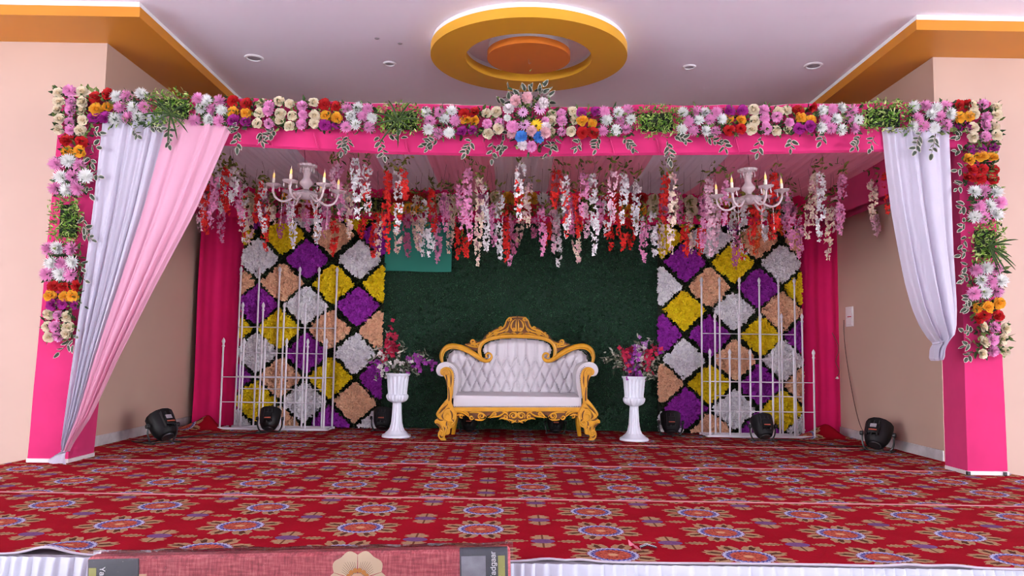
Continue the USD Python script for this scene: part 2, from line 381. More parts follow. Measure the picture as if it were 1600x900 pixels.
# round ceiling feature: gold ring and orange disc
n_, f_ = PZ(826, 28, ZS), PZ(826, 143, ZS)
cx, cy, r_o = (n_[0] + f_[0]) / 2, (n_[1] + f_[1]) / 2, (f_[1] - n_[1]) / 2
l_, r2_ = PZ(669, 85, ZS), PZ(983, 88, ZS); r_o = (r_o + (r2_[0] - l_[0]) / 2) / 2
def ring(r0, r1, z0, z1, n=96):
    return lathe([(r0, z0), (r1, z0), (r1, z1), (r0, z1), (r0, z0)], n, (cx, cy, 0))
t = Thing('ceiling_medallion', 'round golden ring with a raised orange disc at its centre, fixed to the ceiling', 'ceiling decoration', (cx, cy, ZC))
ri = r_o * 0.645
t.part('gold_ring', ring(ri, r_o, ZS, ZS + 0.085), M['yellow_trim'], smooth=30)
t.part('white_step', ring(ri + 0.012, r_o - 0.012, ZS + 0.085, ZC), M['step'], smooth=30)
rd = r_o * 0.425
t.part('orange_disc', lathe([(0.001, ZS), (rd, ZS), (rd, ZS + 0.06), (0.001, ZS + 0.06)], 96, (cx, cy, 0)), M['orange'], smooth=30)
t.part('disc_step', lathe([(rd - 0.012, ZS + 0.06), (rd - 0.012, ZC)], 96, (cx, cy, 0)), M['step'], smooth=30)
t.part('hook', tube([(cx, cy, ZS + 0.01), (cx, cy, ZS - 0.03), (cx + 0.012, cy, ZS - 0.045), (cx + 0.02, cy, ZS - 0.03)], 0.004, 6), M['chrome'], label='small metal hook')

for px, py, w in ((397, 90, 'leftmost, near the left gold soffit'), (609, 99, 'second from the left, left of the gold ring'), (1077, 104, 'third from the left, right of the gold ring'), (1271, 102, 'rightmost, beside the right gold soffit')):
    p = PZ(px, py, ZC); big = 0.085 if px in (397, 1271) else 0.06
    t = Thing('ceiling_downlight', f'round recessed ceiling downlight, {w}', 'downlight', p, 'recessed downlights in the ceiling')
    t.part('trim_ring', lathe([(big * 0.72, ZC - 0.004), (big * 0.8, ZC - 0.014), (big, ZC - 0.01), (big + 0.006, ZC)], 32, (p[0], p[1], 0)), M['step'], smooth=40)
    t.part('lens', lathe([(0.001, ZC - 0.003), (big * 0.74, ZC - 0.003)], 32, (p[0], p[1], 0)), M['downlight_lens'], smooth=True)
for px, py in ((589, 60), (625, 68)):
    p = PZ(px, py, ZC)
    solo('ceiling_hook', lathe([(0.001, ZC - 0.006), (0.018, ZC - 0.005), (0.022, ZC)], 16, (p[0], p[1], 0)), M['downlight_lens'],
         'tiny capped hole in the ceiling, ' + ('farther left' if px < 600 else 'nearer the gold ring'), 'ceiling cap')

# ------------------------------------------------------------------ stage, carpet, skirt
YE = 3.36                                            # front edge of the stage
def edge_x(y, s):                                    # stage sides: inside the niche wall to wall, wider in front
    return (XL if s < 0 else XR) if y > YF else (XL - 0.16 * (YF - y) if s < 0 else XR + 0.24 * (YF - y))
pts = [(edge_x(YE + 0.03, -1) , YE + 0.03), (edge_x(YE + 0.03, 1), YE + 0.03), (XR, YF - 0.001), (XR, YB), (XL, YB), (XL, YF - 0.001)]
m = trimesh.creation.extrude_polygon(Polygon(pts), 0.012 - ZH - 0.02, engine='earcut'); m.apply_translation((0, 0, ZH))
struct('stage_platform', m, M['carpet_under'])

carpet = Thing('stage_carpet', 'red carpet with tan and blue medallions laid in strips over the whole stage', 'carpet', (0, YE, 0))
def bumps(x):                                        # the loose front hem lifts here and there
    z = 0.0 * x
    for px, w, h in ((70, 0.10, 0.035), (243, 0.06, 0.018), (852, 0.07, 0.012), (905, 0.06, 0.010), (1300, 0.25, 0.006), (1385, 0.10, 0.012), (1448, 0.09, 0.012)):
        c = PZ(px, 868, 0)[0]; z = z + h * np.exp(-((x - c) / w) ** 2)
    return z
for k in range(5):
    y0, y1 = 3.33 + 1.35 * k, min(3.33 + 1.35 * (k + 1), YB - 0.02)
    if k == 0: y0 = YE
    if k == 4: y1 = YB - 0.02
    if y1 - y0 < 0.1: continue
    nx, ny = 260, 14
    ys = np.r_[y0, y0 + (y1 - y0) * (np.arange(1, ny) / (ny - 1)) ** (1.8 if k == 0 else 1)]
    P = np.zeros((ny, nx, 3))
    for j, yy in enumerate(ys):
        xs = np.linspace(edge_x(yy, -1) + 0.01, edge_x(yy, 1) - 0.01, nx)
        P[j, :, 0], P[j, :, 1] = xs, yy
        e = abs(yy - y0) if k == 0 else 9
        P[j, :, 2] = 0.004 + bumps(xs) * np.exp(-(e / 0.10) ** 2) + 0.003 * np.exp(-(min(yy - y0, y1 - yy) / 0.03) ** 2) * (k > 0)
        if k == 0 and j == 0: P[j, :, 1] += 0.012 * np.sin(xs * 2.3) + 0.006 * np.sin(xs * 7.1) - 0.3 * bumps(xs)
    s = carpet.part('carpet_strip', grid(P), M['carpet'], smooth=True)
    if k == 0:
        front = P[0] + [0, -0.001, -0.001]
        carpet.part('hem', grid(np.stack([front + [0, 0, 0.001], front + [0, -0.006, -0.002], front + [0, -0.004, -0.010], front + [0, 0.03, -0.010]])), M['carpet_under'], parent=s, smooth=True, label='pale turned-under hem')
    else:
        carpet.part('selvedge', tube(P[0][::6] + [0, 0, 0.001], 0.0045, 6), M['selvedge'], parent=s, smooth=True, label='pale raised seam line')
# skirt of narrow box pleats
nx = 1500
xs = np.linspace(edge_x(YE, -1), edge_x(YE, 1), nx)
ph = (xs / 0.055 + 0.6 * np.sin(xs * 3.1) + 0.35 * np.sin(xs * 11.7)) % 1.0
off = 0.019 * np.where(ph < 0.72, ph / 0.72, (1 - ph) / 0.28)
zs = np.array([-0.003, -0.03, -0.08, -0.2, -0.4, -0.61])
P = np.stack([np.stack([xs + 0.006 * np.sin(xs * 40) * q, YE - 0.004 - off * (0.5 + 1.2 * q) - 0.03 * q, np.full(nx, z) - (0.004 if z > -0.01 else 0)], -1) for z, q in zip(zs, np.linspace(0, 1, 6))])
solo('stage_skirt', grid(P, True), M['skirt'], 'white pleated satin skirt hanging from the front edge of the stage', 'stage skirt', smooth=45)
# carpet ends bunched up against the back corners
for px, py, w, s in ((322, 668, 0.24, 'left'), (1316, 684, 0.30, 'right')):
    c = PZ(px, py, 0); c[1] = min(c[1], 8.35)
    c[0] = (XL + 0.33) if s == 'left' else (XR - 0.34)
    a, b = np.meshgrid(np.linspace(-1, 1, 33), np.linspace(-1, 1, 25))
    z = 0.125 * np.exp(-np.abs(a / 0.62) ** 2.6 - (b / 0.55) ** 2) * (1 + 0.22 * np.sin(a * 6 + b * 3)) * np.clip(1.15 - np.maximum(abs(a), abs(b)), 0, 1)
    solo('carpet_fold', grid(np.stack([c[0] + a * w * 1.25, c[1] + b * 0.22, 0.006 + z], -1)), M['carpet'],
         f'bunched up end of the red carpet in the {s} back corner', 'carpet fold', smooth=True)

# ------------------------------------------------------------------ canopy frame wrapped in pink velvet
YP = 5.84
def cloth_box(c, depth, n=(22, 8), amp=0.006, seed=0):
    """c: front face corners bottom left, bottom right, top right, top left; cloth skin around a post or beam."""
    c = np.array(c, float); d = np.array([0, depth, 0])
    lo, hi = [c[0], c[1], c[1] + d, c[0] + d, c[0]], [c[3], c[2], c[2] + d, c[3] + d, c[3]]
    s = np.linspace(0, 4, 4 * n[1] + 1); rows = []
    for u in np.linspace(0, 1, n[0]):
        ring = [(1 - u) * a + u * b for a, b in zip(lo, hi)]
        rows.append([ring[min(int(q), 3)] * (1 - (q - min(int(q), 3))) + ring[min(int(q), 3) + 1] * (q - min(int(q), 3)) for q in s])
    P = np.array(rows); nz = meshkit.fbm(P * [4, 4, 1.4] + seed * 7.7, 3, seed) - 0.5
    cen = P.mean(1, keepdims=True); o = P - cen; o[..., 2] = 0; o /= np.maximum(np.linalg.norm(o, axis=2, keepdims=True), 1e-6)
    P = P + o * nz[..., None] * amp * 2; P[:, -1] = P[:, 0]
    mb = MB().add(grid(P, True))
    mb.add((np.array([P[-1, 0], P[-1, n[1]], P[-1, 2 * n[1]], P[-1, 3 * n[1]]]), tri([[0, 1, 2, 3]])))
    return mb.get()
frame = Thing('wedding_canopy', 'box canopy wrapped in fuchsia pink velvet standing on the red carpet', 'canopy', (0, YP, 0))
Lp = [PY(43, 716, YP), PY(106, 720, YP), PY(165, 158, YP), PY(95, 156, YP)]
Rp = [PY(1512, 737, YP + .04), PY(1574, 736, YP + .04), PY(1548, 160, YP + .04), PY(1495, 160, YP + .04)]
for c, dp, s in ((Lp, 0.36, 'left'), (Rp, 0.30, 'right')):
    frame.part('pillar', cloth_box(c, dp, (26, 9), 0.007, 1 if s == 'left' else 2), M['velvet'], smooth=35)
    a, b = c[0], c[1]
    frame.part('base_plate', box(min(a[0], b[0]) - .005, max(a[0], b[0]) + 0.01, a[1] - 0.012, a[1] + dp, 0.006, 0.036, 0.003), M['base'], label='white metal base strip under the cloth')
for px, py in ((1514, 742), (1571, 742)):
    p = PY(px, py, YP + .02); frame.part('screw', lathe([(0.001, 0), (0.013, 0.0), (0.013, 0.012), (0.001, 0.012)], 12), M['black_metal']) if False else frame.part('corner_cap', box(p[0] - .012, p[0] + .012, p[1] - 0.005, p[1] + .02, 0.008, 0.034, 0.002), M['black_metal'], label='black corner cap')
TOPX = [95, 350, 600, 800, 1000, 1160, 1400, 1548]; TOPY = [151, 152, 159, 165, 164, 162, 158, 157]
BOTX = [95, 360, 600, 800, 1000, 1200, 1380, 1548]; BOTY = [217, 227, 240, 244, 242, 240, 236, 232]
def top_y(x): return np.interp(x, TOPX, TOPY)
def bot_y(x): return np.interp(x, BOTX, BOTY)
cols = []
for x in np.linspace(95, 1548, 150):
    t_, b_ = PY(x, top_y(x), YP), PY(x, bot_y(x), YP)
    sec = [b_ + [0, .05, 0.03], b_ + [0, .02, 0], b_ + [0, 0, .015]] + [b_ + (t_ - b_) * q for q in (.2, .4, .6, .8, .97)] + [t_ + [0, .03, 0], t_ + [0, .15, 0.006], t_ + [0, .30, 0]]
    w = meshkit.fbm(np.array(sec) * [3.0, 5, 5], 3, 4) - 0.5
    cols.append([p + np.array([0, -0.03 * q, 0.035 * q * (k in (7, 8, 9))]) for k, (p, q) in enumerate(zip(sec, w))])
frame.part('front_beam', grid(np.array(cols).transpose(1, 0, 2)), M['velvet'], smooth=40)
for px, dy in ((422, 0), (494, 2), (635, 0), (757, 0), (895, 0), (955, 0), (1027, 0), (1150, 0)):   # sewn gathers of the beam cloth
    p = [PY(px - 3, top_y(px) + 52 + 0, YP) - [0, .012, 0], PY(px, bot_y(px) - 16, YP) - [0, .014, 0], PY(px + 4, bot_y(px) - 1, YP) - [0, .010, 0]]
    frame.part('cloth_fold', tube(smooth_path(p, 10), [0.002] + [0.006] * 8 + [0.002], 6), M['velvet'], smooth=True)
ZB = 2.34                                             # underside of the side beams
ZT = 2.66                                             # cloth ceiling
YR = 8.55
for s, x0, x1 in (('left', -3.42, -3.30), ('right', 3.34, 3.52)):
    c = [np.array([x0, YP + .3, ZB - .02]), np.array([x1, YP + .3, ZB - .02]), np.array([x1, YP + .3, ZT + .04]), np.array([x0, YP + .3, ZT + .04])]
    frame.part('side_beam', cloth_box(c, YR - YP - .15, (8, 16), 0.02, 5), M['velvet'], smooth=35)
rz0, rz1 = PY(800, 346, YR)[2], PY(800, 297, YR)[2]
c = [np.array([-3.5, YR, rz0]), np.array([3.66, YR, rz0]), np.array([3.66, YR, rz1]), np.array([-3.5, YR, rz1])]
frame.part('rear_beam', cloth_box(c, 0.12, (6, 30), 0.012, 6), M['velvet_back_brightened'], smooth=35)
for a, b in ((307, 379), (1249, 1312)):
    p, q = PY(a, 500, 8.66)[0], PY(b, 500, 8.66)[0]
    P = []
    for z in np.linspace(0.01, ZT - .03, 24):
        u = np.linspace(0, 1, 26); P.append(np.stack([p + (q - p) * u + 0.006 * np.sin(z * 3), 8.66 + 0.012 * np.sin(u * 13 + z * .4) + 0.006 * np.sin(u * 29), np.full(26, z)], -1))
    P = np.array(P)
    mb = MB().add(grid(P)).add(grid(P + [0, 0.05, 0], True))
    frame.part('rear_curtain', mb, M['velvet_back_brightened'], smooth=40, label='flat pink velvet curtain at the back corner')
# pleated ceiling cloth: alternating white and rose strips running front to back
cc = Thing('canopy_ceiling_cloth', 'pleated sheer cloth ceiling in alternating white and rose strips under the canopy frame', 'fabric ceiling', (0, YP, ZT))
edges = [-3.3, -1.90, -1.22, -0.76, -0.16, 0.40, 1.27, 1.92, 3.34]
for k in range(8):
    x0, x1 = edges[k], edges[k + 1]; n = int((x1 - x0) / 0.012)
    u = np.linspace(0, 1, n); rows = []
    for v in np.linspace(0, 1, 12):
        x = x0 + (x1 - x0) * u
        z = ZT + 0.012 - 0.05 * math.sin(v * PI) + 0.010 * np.sin(x * 61 + 2 * np.sin(x * 7)) + 0.006 * np.sin(x * 140)
        rows.append(np.stack([x + 0.01 * np.sin(v * 4 + x * 9), np.full(n, YP + .28 + (YR - YP - .30) * v), z], -1))
    cc.part('cloth_strip', grid(np.array(rows), True), M['canopy_pink' if k % 2 else 'canopy_white'], smooth=True, label='rose strip' if k % 2 else 'white strip')

# ------------------------------------------------------------------ drapes
def drape(rows, pleats, amp, n=110, seed=0, pinch=0.25):
    """rows: (left point, right point) pairs from top to bottom; pleated between them."""
    u = np.linspace(0, 1, n); rg = np.random.default_rng(seed); P = []
    a, b, c = rg.uniform(0, 6, 3)
    ph = u * pleats * 2 * PI + 1.3 * np.sin(u * 5 + a) + 0.6 * np.sin(u * 17 + b)
    prof = 0.5 + 0.5 * np.sin(ph) + 0.22 * np.sin(ph * 2.3 + c)
    w0 = np.linalg.norm(rows[0][1] - rows[0][0])
    for k, (l, r) in enumerate(rows):
        w = np.linalg.norm(r - l) / w0
        g = amp * (1.35 - 0.75 * w)
        p = l + (r - l) * u[:, None]; p[:, 1] -= g * prof; P.append(p)
    return np.array(P)
def lerp_rows(key, n=28):
    ks = [k[0] for k in key]; L = np.array([k[1] for k in key]); Rr = np.array([k[2] for k in key])
    t = np.linspace(ks[0], ks[-1], n)
    return [(np.array([np.interp(q, ks, L[:, j]) for j in range(3)]), np.array([np.interp(q, ks, Rr[:, j]) for j in range(3)])) for q in t]
YD = YP - 0.035
def rows_px(tab, Y=YD):                               # (y left, x left, y right, x right)
    return lerp_rows([(i, PY(xl, yl, Y), PY(xr, yr, Y)) for i, (yl, xl, yr, xr) in enumerate(tab)], 34)
lw = Thing('tied_curtain', 'white sheer curtain gathered to the foot of the left canopy pillar', 'curtain', PY(130, 720, YD))
tabw = [(176, 163, 176, 268), (200, 160, 200, 260), (330, 146, 330, 226), (450, 131, 450, 188), (560, 117, 560, 152), (650, 105, 650, 126), (692, 100, 692, 110), (704, 101, 704, 107)]
lw.part('pleated_cloth', grid(drape(rows_px(tabw), 4.6, 0.034, 140, 1)), M['drape_white'], smooth=True)
kn = PY(104, 704, YD)
fan = [PY(104, 703, YD), PY(95, 706, YD - .03), PY(84, 713, YD - .05), PY(76, 721, YD - .06), PY(80, 724, YD - .07), PY(92, 724, YD - .08), PY(104, 726, YD - .08)]
tail = np.array([[fan[0] + (q - fan[0]) * v + np.array([0, -0.02 * math.sin(v * 3) - 0.012 * ((i % 2) * v), 0]) for v in np.linspace(0, 1, 8)] for i, q in enumerate(smooth_path(fan[1:], 19))])
lw.part('cloth_tail', grid(tail), M['drape_white'], smooth=True)
lw.part('tie', tube([kn + [-.03, -.01, 0], kn + [0, -.045, -.004], kn + [.03, -.01, 0.004]], 0.007, 6), M['drape_white'], smooth=True)
lp = Thing('tied_curtain', 'pale pink sheer curtain slanting down to the foot of the left canopy pillar', 'curtain', PY(112, 712, YD - .05))
tabp = [(182, 262, 200, 362), (205, 259, 206, 360), (330, 226, 330, 306), (450, 188, 450, 242), (560, 152, 560, 186), (650, 126, 650, 144), (692, 109, 692, 116), (704, 105, 704, 110)]
lp.part('pleated_cloth', grid(drape(rows_px(tabp, YD - .015), 3.7, 0.034, 140, 2)), M['drape_pink'], smooth=True)
rw = Thing('tied_curtain', 'white curtain bulging to a knot halfway down the right canopy pillar', 'curtain', PY(1465, 560, YD))
tabr = [(200, 1378, 200, 1482), (215, 1380, 215, 1481), (260, 1384, 260, 1483), (330, 1393, 330, 1485), (390, 1404, 390, 1487), (440, 1414, 440, 1490), (480, 1425, 480, 1492), (510, 1438, 510, 1491), (528, 1450, 522, 1488), (537, 1459, 532, 1474), (545, 1454, 543, 1473), (560, 1453, 558, 1472), (564, 1456, 561, 1470)]
Pw = drape(rows_px(tabr, YD + .02), 3.0, 0.062, 120, 5)
Pw[:, :, 1] -= 0.10 * np.sin(np.linspace(0, 1, 34)[:, None] * PI) ** 2 * np.sin(np.linspace(0, 1, 120)[None] * PI)
rw.part('pleated_cloth', grid(Pw), M['drape_white'], smooth=True)
kn = PY(1467, 534, YD - .02)
rw.part('tie', tube([kn + [-.045, -.0, -.015], kn + [0, -.05, 0], kn + [.05, .0, .02], kn + [.10, .05, .03]], 0.009, 6), M['drape_white'], smooth=True)

# ------------------------------------------------------------------ flowers: templates (facing +z)
def petal(L, W, lift=0.3, curl=0.0, n=3, wide=0.55, tip=0.15, base=0.3, cup=0.15):
    """A petal lying along +x: rows of three points."""
    P = []
    for k in range(n + 1):
        s = k / n
        w = W * (base + (1 - base) * math.sin(min(s / wide, 1) * PI / 2)) * (1 if s < wide else tip + (1 - tip) * math.cos((s - wide) / (1 - wide) * PI / 2))
        x, z = L * s * math.cos(lift * 0.8), L * (math.sin(lift) * s + curl * s * s)
        P.append([[x, -w / 2, z + cup * w], [x, 0, z], [x, w / 2, z + cup * w]])
    return grid(np.array(P))
def rotz(m, a, dz=0.0):
    v, f, t = vft(m); c, s = math.cos(a), math.sin(a)
    return v @ np.array([[c, s, 0], [-s, c, 0], [0, 0, 1]]) + [0, 0, dz], f, t
def chrysanthemum(r, c1, c2):
    mb = MB()
    for q, (n, lift, L) in enumerate(((24, 0.0, 1.0), (22, 0.30, .97), (19, 0.62, .90), (14, 0.95, .80), (8, 1.25, .66))):
        for k in range(n):
            mb.add(rotz(petal(r * L * R.uniform(.86, 1.08), r * 0.19, lift + R.normal(0, .07), 0.12, 2, .5, .05), k * 2 * PI / n + q * .3 + R.normal(0, .07), 0.1 * r), np.array(c1) * (1 - .25 * q / 4) + np.array(c2) * .25 * q / 4)
    return mb.get()
def pompon(r, c1, c2):
    mb = MB()
    for q, (n, lift, L) in enumerate(((11, 0.05, 1.0), (11, 0.5, .98), (8, 0.95, .92), (4, 1.35, .8))):
        for k in range(n):
            mb.add(rotz(petal(r * L * R.uniform(.9, 1.05), r * 0.55, lift, 0.05, 2, .6, .55), k * 2 * PI / n + q * .5, 0.05 * r), np.array(c1) * R.uniform(.85, 1.1))
    return mb.get()
def rose(r, c1, c2):
    mb = MB(); c1, c2 = np.array(c1), np.array(c2)
    for q, (n, L, W, lift, curl) in enumerate(((5, 1.02, 1.10, .12, .10), (5, .98, 1.0, .50, .05), (4, .84, .85, .85, -.05), (3, .74, .62, 1.15, -.12), (3, .70, .42, 1.32, -.16))):
        for k in range(n):
            mb.add(rotz(petal(r * L * R.uniform(.90, 1.06), r * W, lift + R.normal(0, .07), curl, 3, .6, .45, .35, .24), k * 2 * PI / n + q * .7 + R.normal(0, .15), 0), (c1 * (1 - .17 * q) + c2 * .17 * q) * R.uniform(.9, 1.06))
    a = np.linspace(0, 11, 26); rr = r * (.03 + .018 * a); sp = [np.stack([rr * np.cos(a), rr * np.sin(a), np.full(26, z * r) - .02 * r * a * (z > .4)], -1) for z in (.2, .84)]
    mb.add(lathe([(.001, .74 * r), (.10 * r, .66 * r), (.22 * r, .42 * r)], 8), c1 * .55 + c2 * .45)
    return mb.add(grid(np.array(sp)), c2).get()
def gerbera(r, c1, c2):
    mb = MB()
    for q, (n, L) in enumerate(((14, 1.0), (12, .82))):
        for k in range(n): mb.add(rotz(petal(r * L, r * .30, .15 + .18 * q, -.05, 2, .6, .4), k * 2 * PI / n + q * .2, .02 * r), np.array(c1) * R.uniform(.9, 1.05))
    mb.add(lathe([(.001, .2 * r), (.13 * r, .18 * r), (.2 * r, .08 * r)], 10), np.array(c2))
    return mb.get()
def leaf_shape(L, W, c_in, c_edge, lift=0.2, curl=-0.15):
    """A leaf along +x, pale margin around a dark middle."""
    P = []; T = []
    for s in np.linspace(0, 1, 6):
        w = W / 2 * math.sin(PI * s ** .8) ** .8 if 0 < s < 1 else 0.0005
        z = L * (lift * s + curl * s * s)
        P.append([[L * s, -w, z + .12 * w], [L * s, -w * .55, z + .04 * w], [L * s, 0, z - .10 * w], [L * s, w * .55, z + .04 * w], [L * s, w, z + .12 * w]])
        T.append([c_edge, c_in, c_in, c_in, c_edge] if .05 < s < .93 else [c_edge] * 5)
    v, f = grid(np.array(P)); return v, f, np.array(T, float).reshape(-1, 3)
WHITE, CREAM, LILAC, PINK = (.84, .83, .84), (.82, .72, .54), (.80, .31, .58), (.80, .28, .52)
RED, YEL, PUR, BLUE = (.55, .012, .015), (.85, .42, .03), (.42, .02, .28), (.08, .28, .70)
GREENS = [(.06, .14, .03), (.10, .20, .04), (.16, .26, .05), (.25, .33, .08)]
VAR_IN, VAR_EDGE = (.045, .060, .04), (.74, .70, .60)
def facing(n, spread=0.35, bias=(0, -1, 0)):
    d = np.array(bias) + R.normal(0, spread, (n, 3)); return d / np.linalg.norm(d, axis=1, keepdims=True)
BLOOM = {'mw': ('chrysanthemum', chrysanthemum, WHITE, (.75, .78, .60), 'white chrysanthemum'), 'mp': ('chrysanthemum', chrysanthemum, LILAC, (.80, .28, .52), 'pink chrysanthemum'),
         'c': ('rose', rose, CREAM, (.72, .55, .33), 'cream rose'), 'r': ('rose', rose, RED, (.40, .004, .008), 'red rose'), 'y': ('rose', rose, YEL, (.80, .28, .01), 'yellow rose'),
         'u': ('rose', rose, PUR, (.30, .01, .20), 'purple rose'), 'b': ('pompon', pompon, LILAC, PINK, 'pink pompon'), 'bl': ('pompon', pompon, BLUE, BLUE, 'blue hydrangea head'),
         'gp': ('gerbera', gerbera, (.78, .40, .66), (.12, .02, .08), 'pink gerbera'), 'gy': ('gerbera', gerbera, (.90, .58, .02), (.12, .08, .01), 'yellow gerbera'), 'pw': ('pompon', pompon, (.82, .72, .74), WHITE, 'white pompon'), 'pk': ('pompon', pompon, (.82, .48, .52), PINK, 'pale pink pompon')}
def bloom(thing, kind, p, r, d=None):
    name, fn, c1, c2, lab = BLOOM[kind]
    d = facing(1, .22)[0] if d is None else d
    v, f, t = fn(r, c1, c2); thing.part(name, (v @ basis(d, R.uniform(0, 6)).T + p, f, np.clip(t * R.uniform(.92, 1.06), 0, .95)), M['petal'], smooth=False, label=lab)
def filler(thing, ps, L, name='leaves', cols=GREENS, spread=.8, W=.45, pn=2):
    ps = np.asarray(ps); n = len(ps); D = facing(n, spread)
    # leaf along x of the local frame -> put x along D
    Ms = np.array([np.stack([b[:, 2], b[:, 0], b[:, 1]], 1) for b in bases(D, R.uniform(0, 6, n))]) * R.uniform(.7, 1.25, n)[:, None, None]
    C = np.array(cols)[R.integers(0, len(cols), n)] * R.uniform(.7, 1.2, (n, 1))
    tpl = petal(L, L * W, .1, -.1, pn, .5, .1)
    thing.part(name, place(tpl, Ms, ps, C), M['leaf'], kind='stuff')
def block(kind, pts, Y, where, r0, group, pattern=None, dim=False):
    """pts: outline centres in the photo of each bloom; all stand on the plane at Y."""
    P = np.array([PY(x, y, Y) for x, y in pts]); c = P.mean(0)
    return P, c
N_ = {'n': 0}
ORD = ['first', 'second', 'third', 'fourth', 'fifth', 'sixth', 'seventh', 'eighth', 'ninth', 'tenth', 'eleventh', 'twelfth', 'thirteenth', 'fourteenth', 'fifteenth', 'sixteenth', 'seventeenth', 'eighteenth', 'nineteenth', 'twentieth'] + ['twenty-' + w for w in ('first', 'second', 'third', 'fourth', 'fifth', 'sixth', 'seventh', 'eighth', 'ninth')] + ['thirtieth'] + ['thirty-' + w for w in ('first', 'second', 'third', 'fourth', 'fifth', 'sixth', 'seventh', 'eighth', 'ninth')]
def cluster(kind, x0, x1, y0, y1, Y, label, group, flip=False):
    """One block of the garland, filling a rectangle of the beam or pillar face."""
    pxm = 1200.0 / Y
    w, h = x1 - x0, y1 - y0
    nx, ny = max(1, round(w / 18.0)), max(1, round(h / (15.5 if w > h or kind in ('cream', 'rose') else 18.0)))
    c = PY((x0 + x1) / 2, (y0 + y1) / 2, Y)
    nm = {'mum': 'chrysanthemum_block', 'rose': 'rose_block', 'cream': 'cream_rose_block', 'green': 'foliage_block'}[kind]
    t = Thing(nm, label, 'flower arrangement' if kind != 'green' else 'artificial foliage', c, group)
    S = lambda k: (R.uniform(x0, x1, k), R.uniform(y0, y1, k))
    if kind == 'green':
        k = int(w * h * 0.15); fx, fy = R.uniform(-1, 1, k) * (1 + R.normal(0, .08, k)), R.uniform(-1, 1, k) * (1 + R.normal(0, .10, k)); fx, fy = (x0 + x1) / 2 + fx * w / 2 * (1 - .12 * fy ** 4), (y0 + y1) / 2 + fy * h / 2 * (1 - .18 * fx ** 4); ps = np.array([PY(a, b, Y) for a, b in zip(fx, fy)]); ps[:, 1] -= R.uniform(.0, .075, len(ps))
        filler(t, ps, 0.034, 'boxwood_leaves', [(.07, .19, .02), (.14, .30, .03), (.27, .44, .07), (.48, .58, .20)], .75, .38)
        t.part('mat', box(c[0] - w / pxm / 2 + .045, c[0] + w / pxm / 2 - .045, Y - .006, Y + .015, c[2] - h / pxm / 2 + .045, c[2] + h / pxm / 2 - .045, .005), M['dark_backing'])
        return t
    for i in range(nx):
        for j in range(ny):
            x = x0 + w * (i + .5 + (.22 if j % 2 else -.22) * (nx > 1 and kind == 'mum')) / nx + R.normal(0, 1.8); y = y0 + h * (j + .5) / ny + R.normal(0, 1.8)
            p = PY(x, y, Y); r = (.35 * w / nx + .65 * h / ny) / pxm * .5
            if kind == 'mum': k, r = ('mw' if (i + j + flip) % 2 == 0 else 'mp'), r * 1.38
            elif kind == 'rose':
                row = j if not flip else ny - 1 - j
                k, r = ('r', 'y', 'u')[min(2, row * 3 // ny)], r * 1.20 * R.uniform(.88, 1.12)
            else: k, r = ('b' if i % 3 == 1 else 'c') if w > h * .8 or nx >= 3 else ('b' if (j % 3 == 1) else 'c'), r * 1.16 * R.uniform(.9, 1.1)
            p = p - [0, .015 + R.uniform(0, .02), 0]; bloom(t, k, p, r)
    fx, fy = S(int(max(30, w * h * .05))); ps = np.array([PY(a, b, Y - .01) for a, b in zip(fx, fy)])
    filler(t, ps, 0.055, 'filler_leaves', [(.03, .07, .025), (.06, .12, .035), (.12, .20, .05), (.24, .32, .09)], .7, .45)
    return t
def bandc(x): return np.interp(x, [85, 100, 250, 400, 600, 700, 825, 940, 1030, 1200, 1300, 1380, 1560], [170, 170, 170, 178, 187, 192, 194, 192, 191, 190, 188, 184, 185])
YFl = YP - .03
beam = [('rose', 143, 179, 0), ('mum', 180, 234, 0), ('green', 235, 304, 0), ('mum', 305, 357, 1), ('rose', 358, 397, 0), ('cream', 398, 447, 0), ('cream', 451, 500, 0), ('rose', 501, 535, 0), ('mum', 536, 591, 1), ('green', 592, 661, 0), ('mum', 662, 717, 0), ('rose', 718, 750, 0), ('cream', 752, 786, 0),
        ('cream', 853, 900, 0), ('rose', 901, 935, 1), ('mum', 937, 992, 1), ('green', 993, 1061, 0), ('mum', 1062, 1127, 0), ('rose', 1128, 1163, 1), ('cream', 1164, 1203, 0), ('cream', 1204, 1236, 0), ('rose', 1237, 1274, 0), ('mum', 1275, 1344, 0), ('green', 1345, 1416, 0), ('mum', 1417, 1486, 0), ('rose', 1487, 1514, 0)]
WORD = {'mum': 'white and pink chrysanthemum', 'rose': 'red, yellow and purple rose', 'cream': 'cream rose and pink pompon', 'green': 'green boxwood foliage'}
cnt = {}
for kind, x0, x1, fl in beam:
    cnt[kind] = cnt.get(kind, 0) + 1; yc = bandc((x0 + x1) / 2)
    hh = np.interp((x0 + x1) / 2, [200, 420, 1400, 1480], [26, 22, 22, 25]) + (2 if kind == 'green' else 0)
    cluster(kind, x0, x1, yc - hh, yc + hh, YFl, f'{WORD[kind]} block on the front beam, {ORD[cnt[kind] - 1]} such from left', 'flower blocks along the front beam', fl)
cluster('cream', 86, 142, 138, 212, YFl, 'cream rose and pink pompon corner block at the top of the left pillar', 'flower blocks on the left pillar')
cluster('cream', 1508, 1560, 160, 224, YFl, 'cream rose and pink pompon corner block at the top of the right pillar', 'flower blocks on the right pillar')
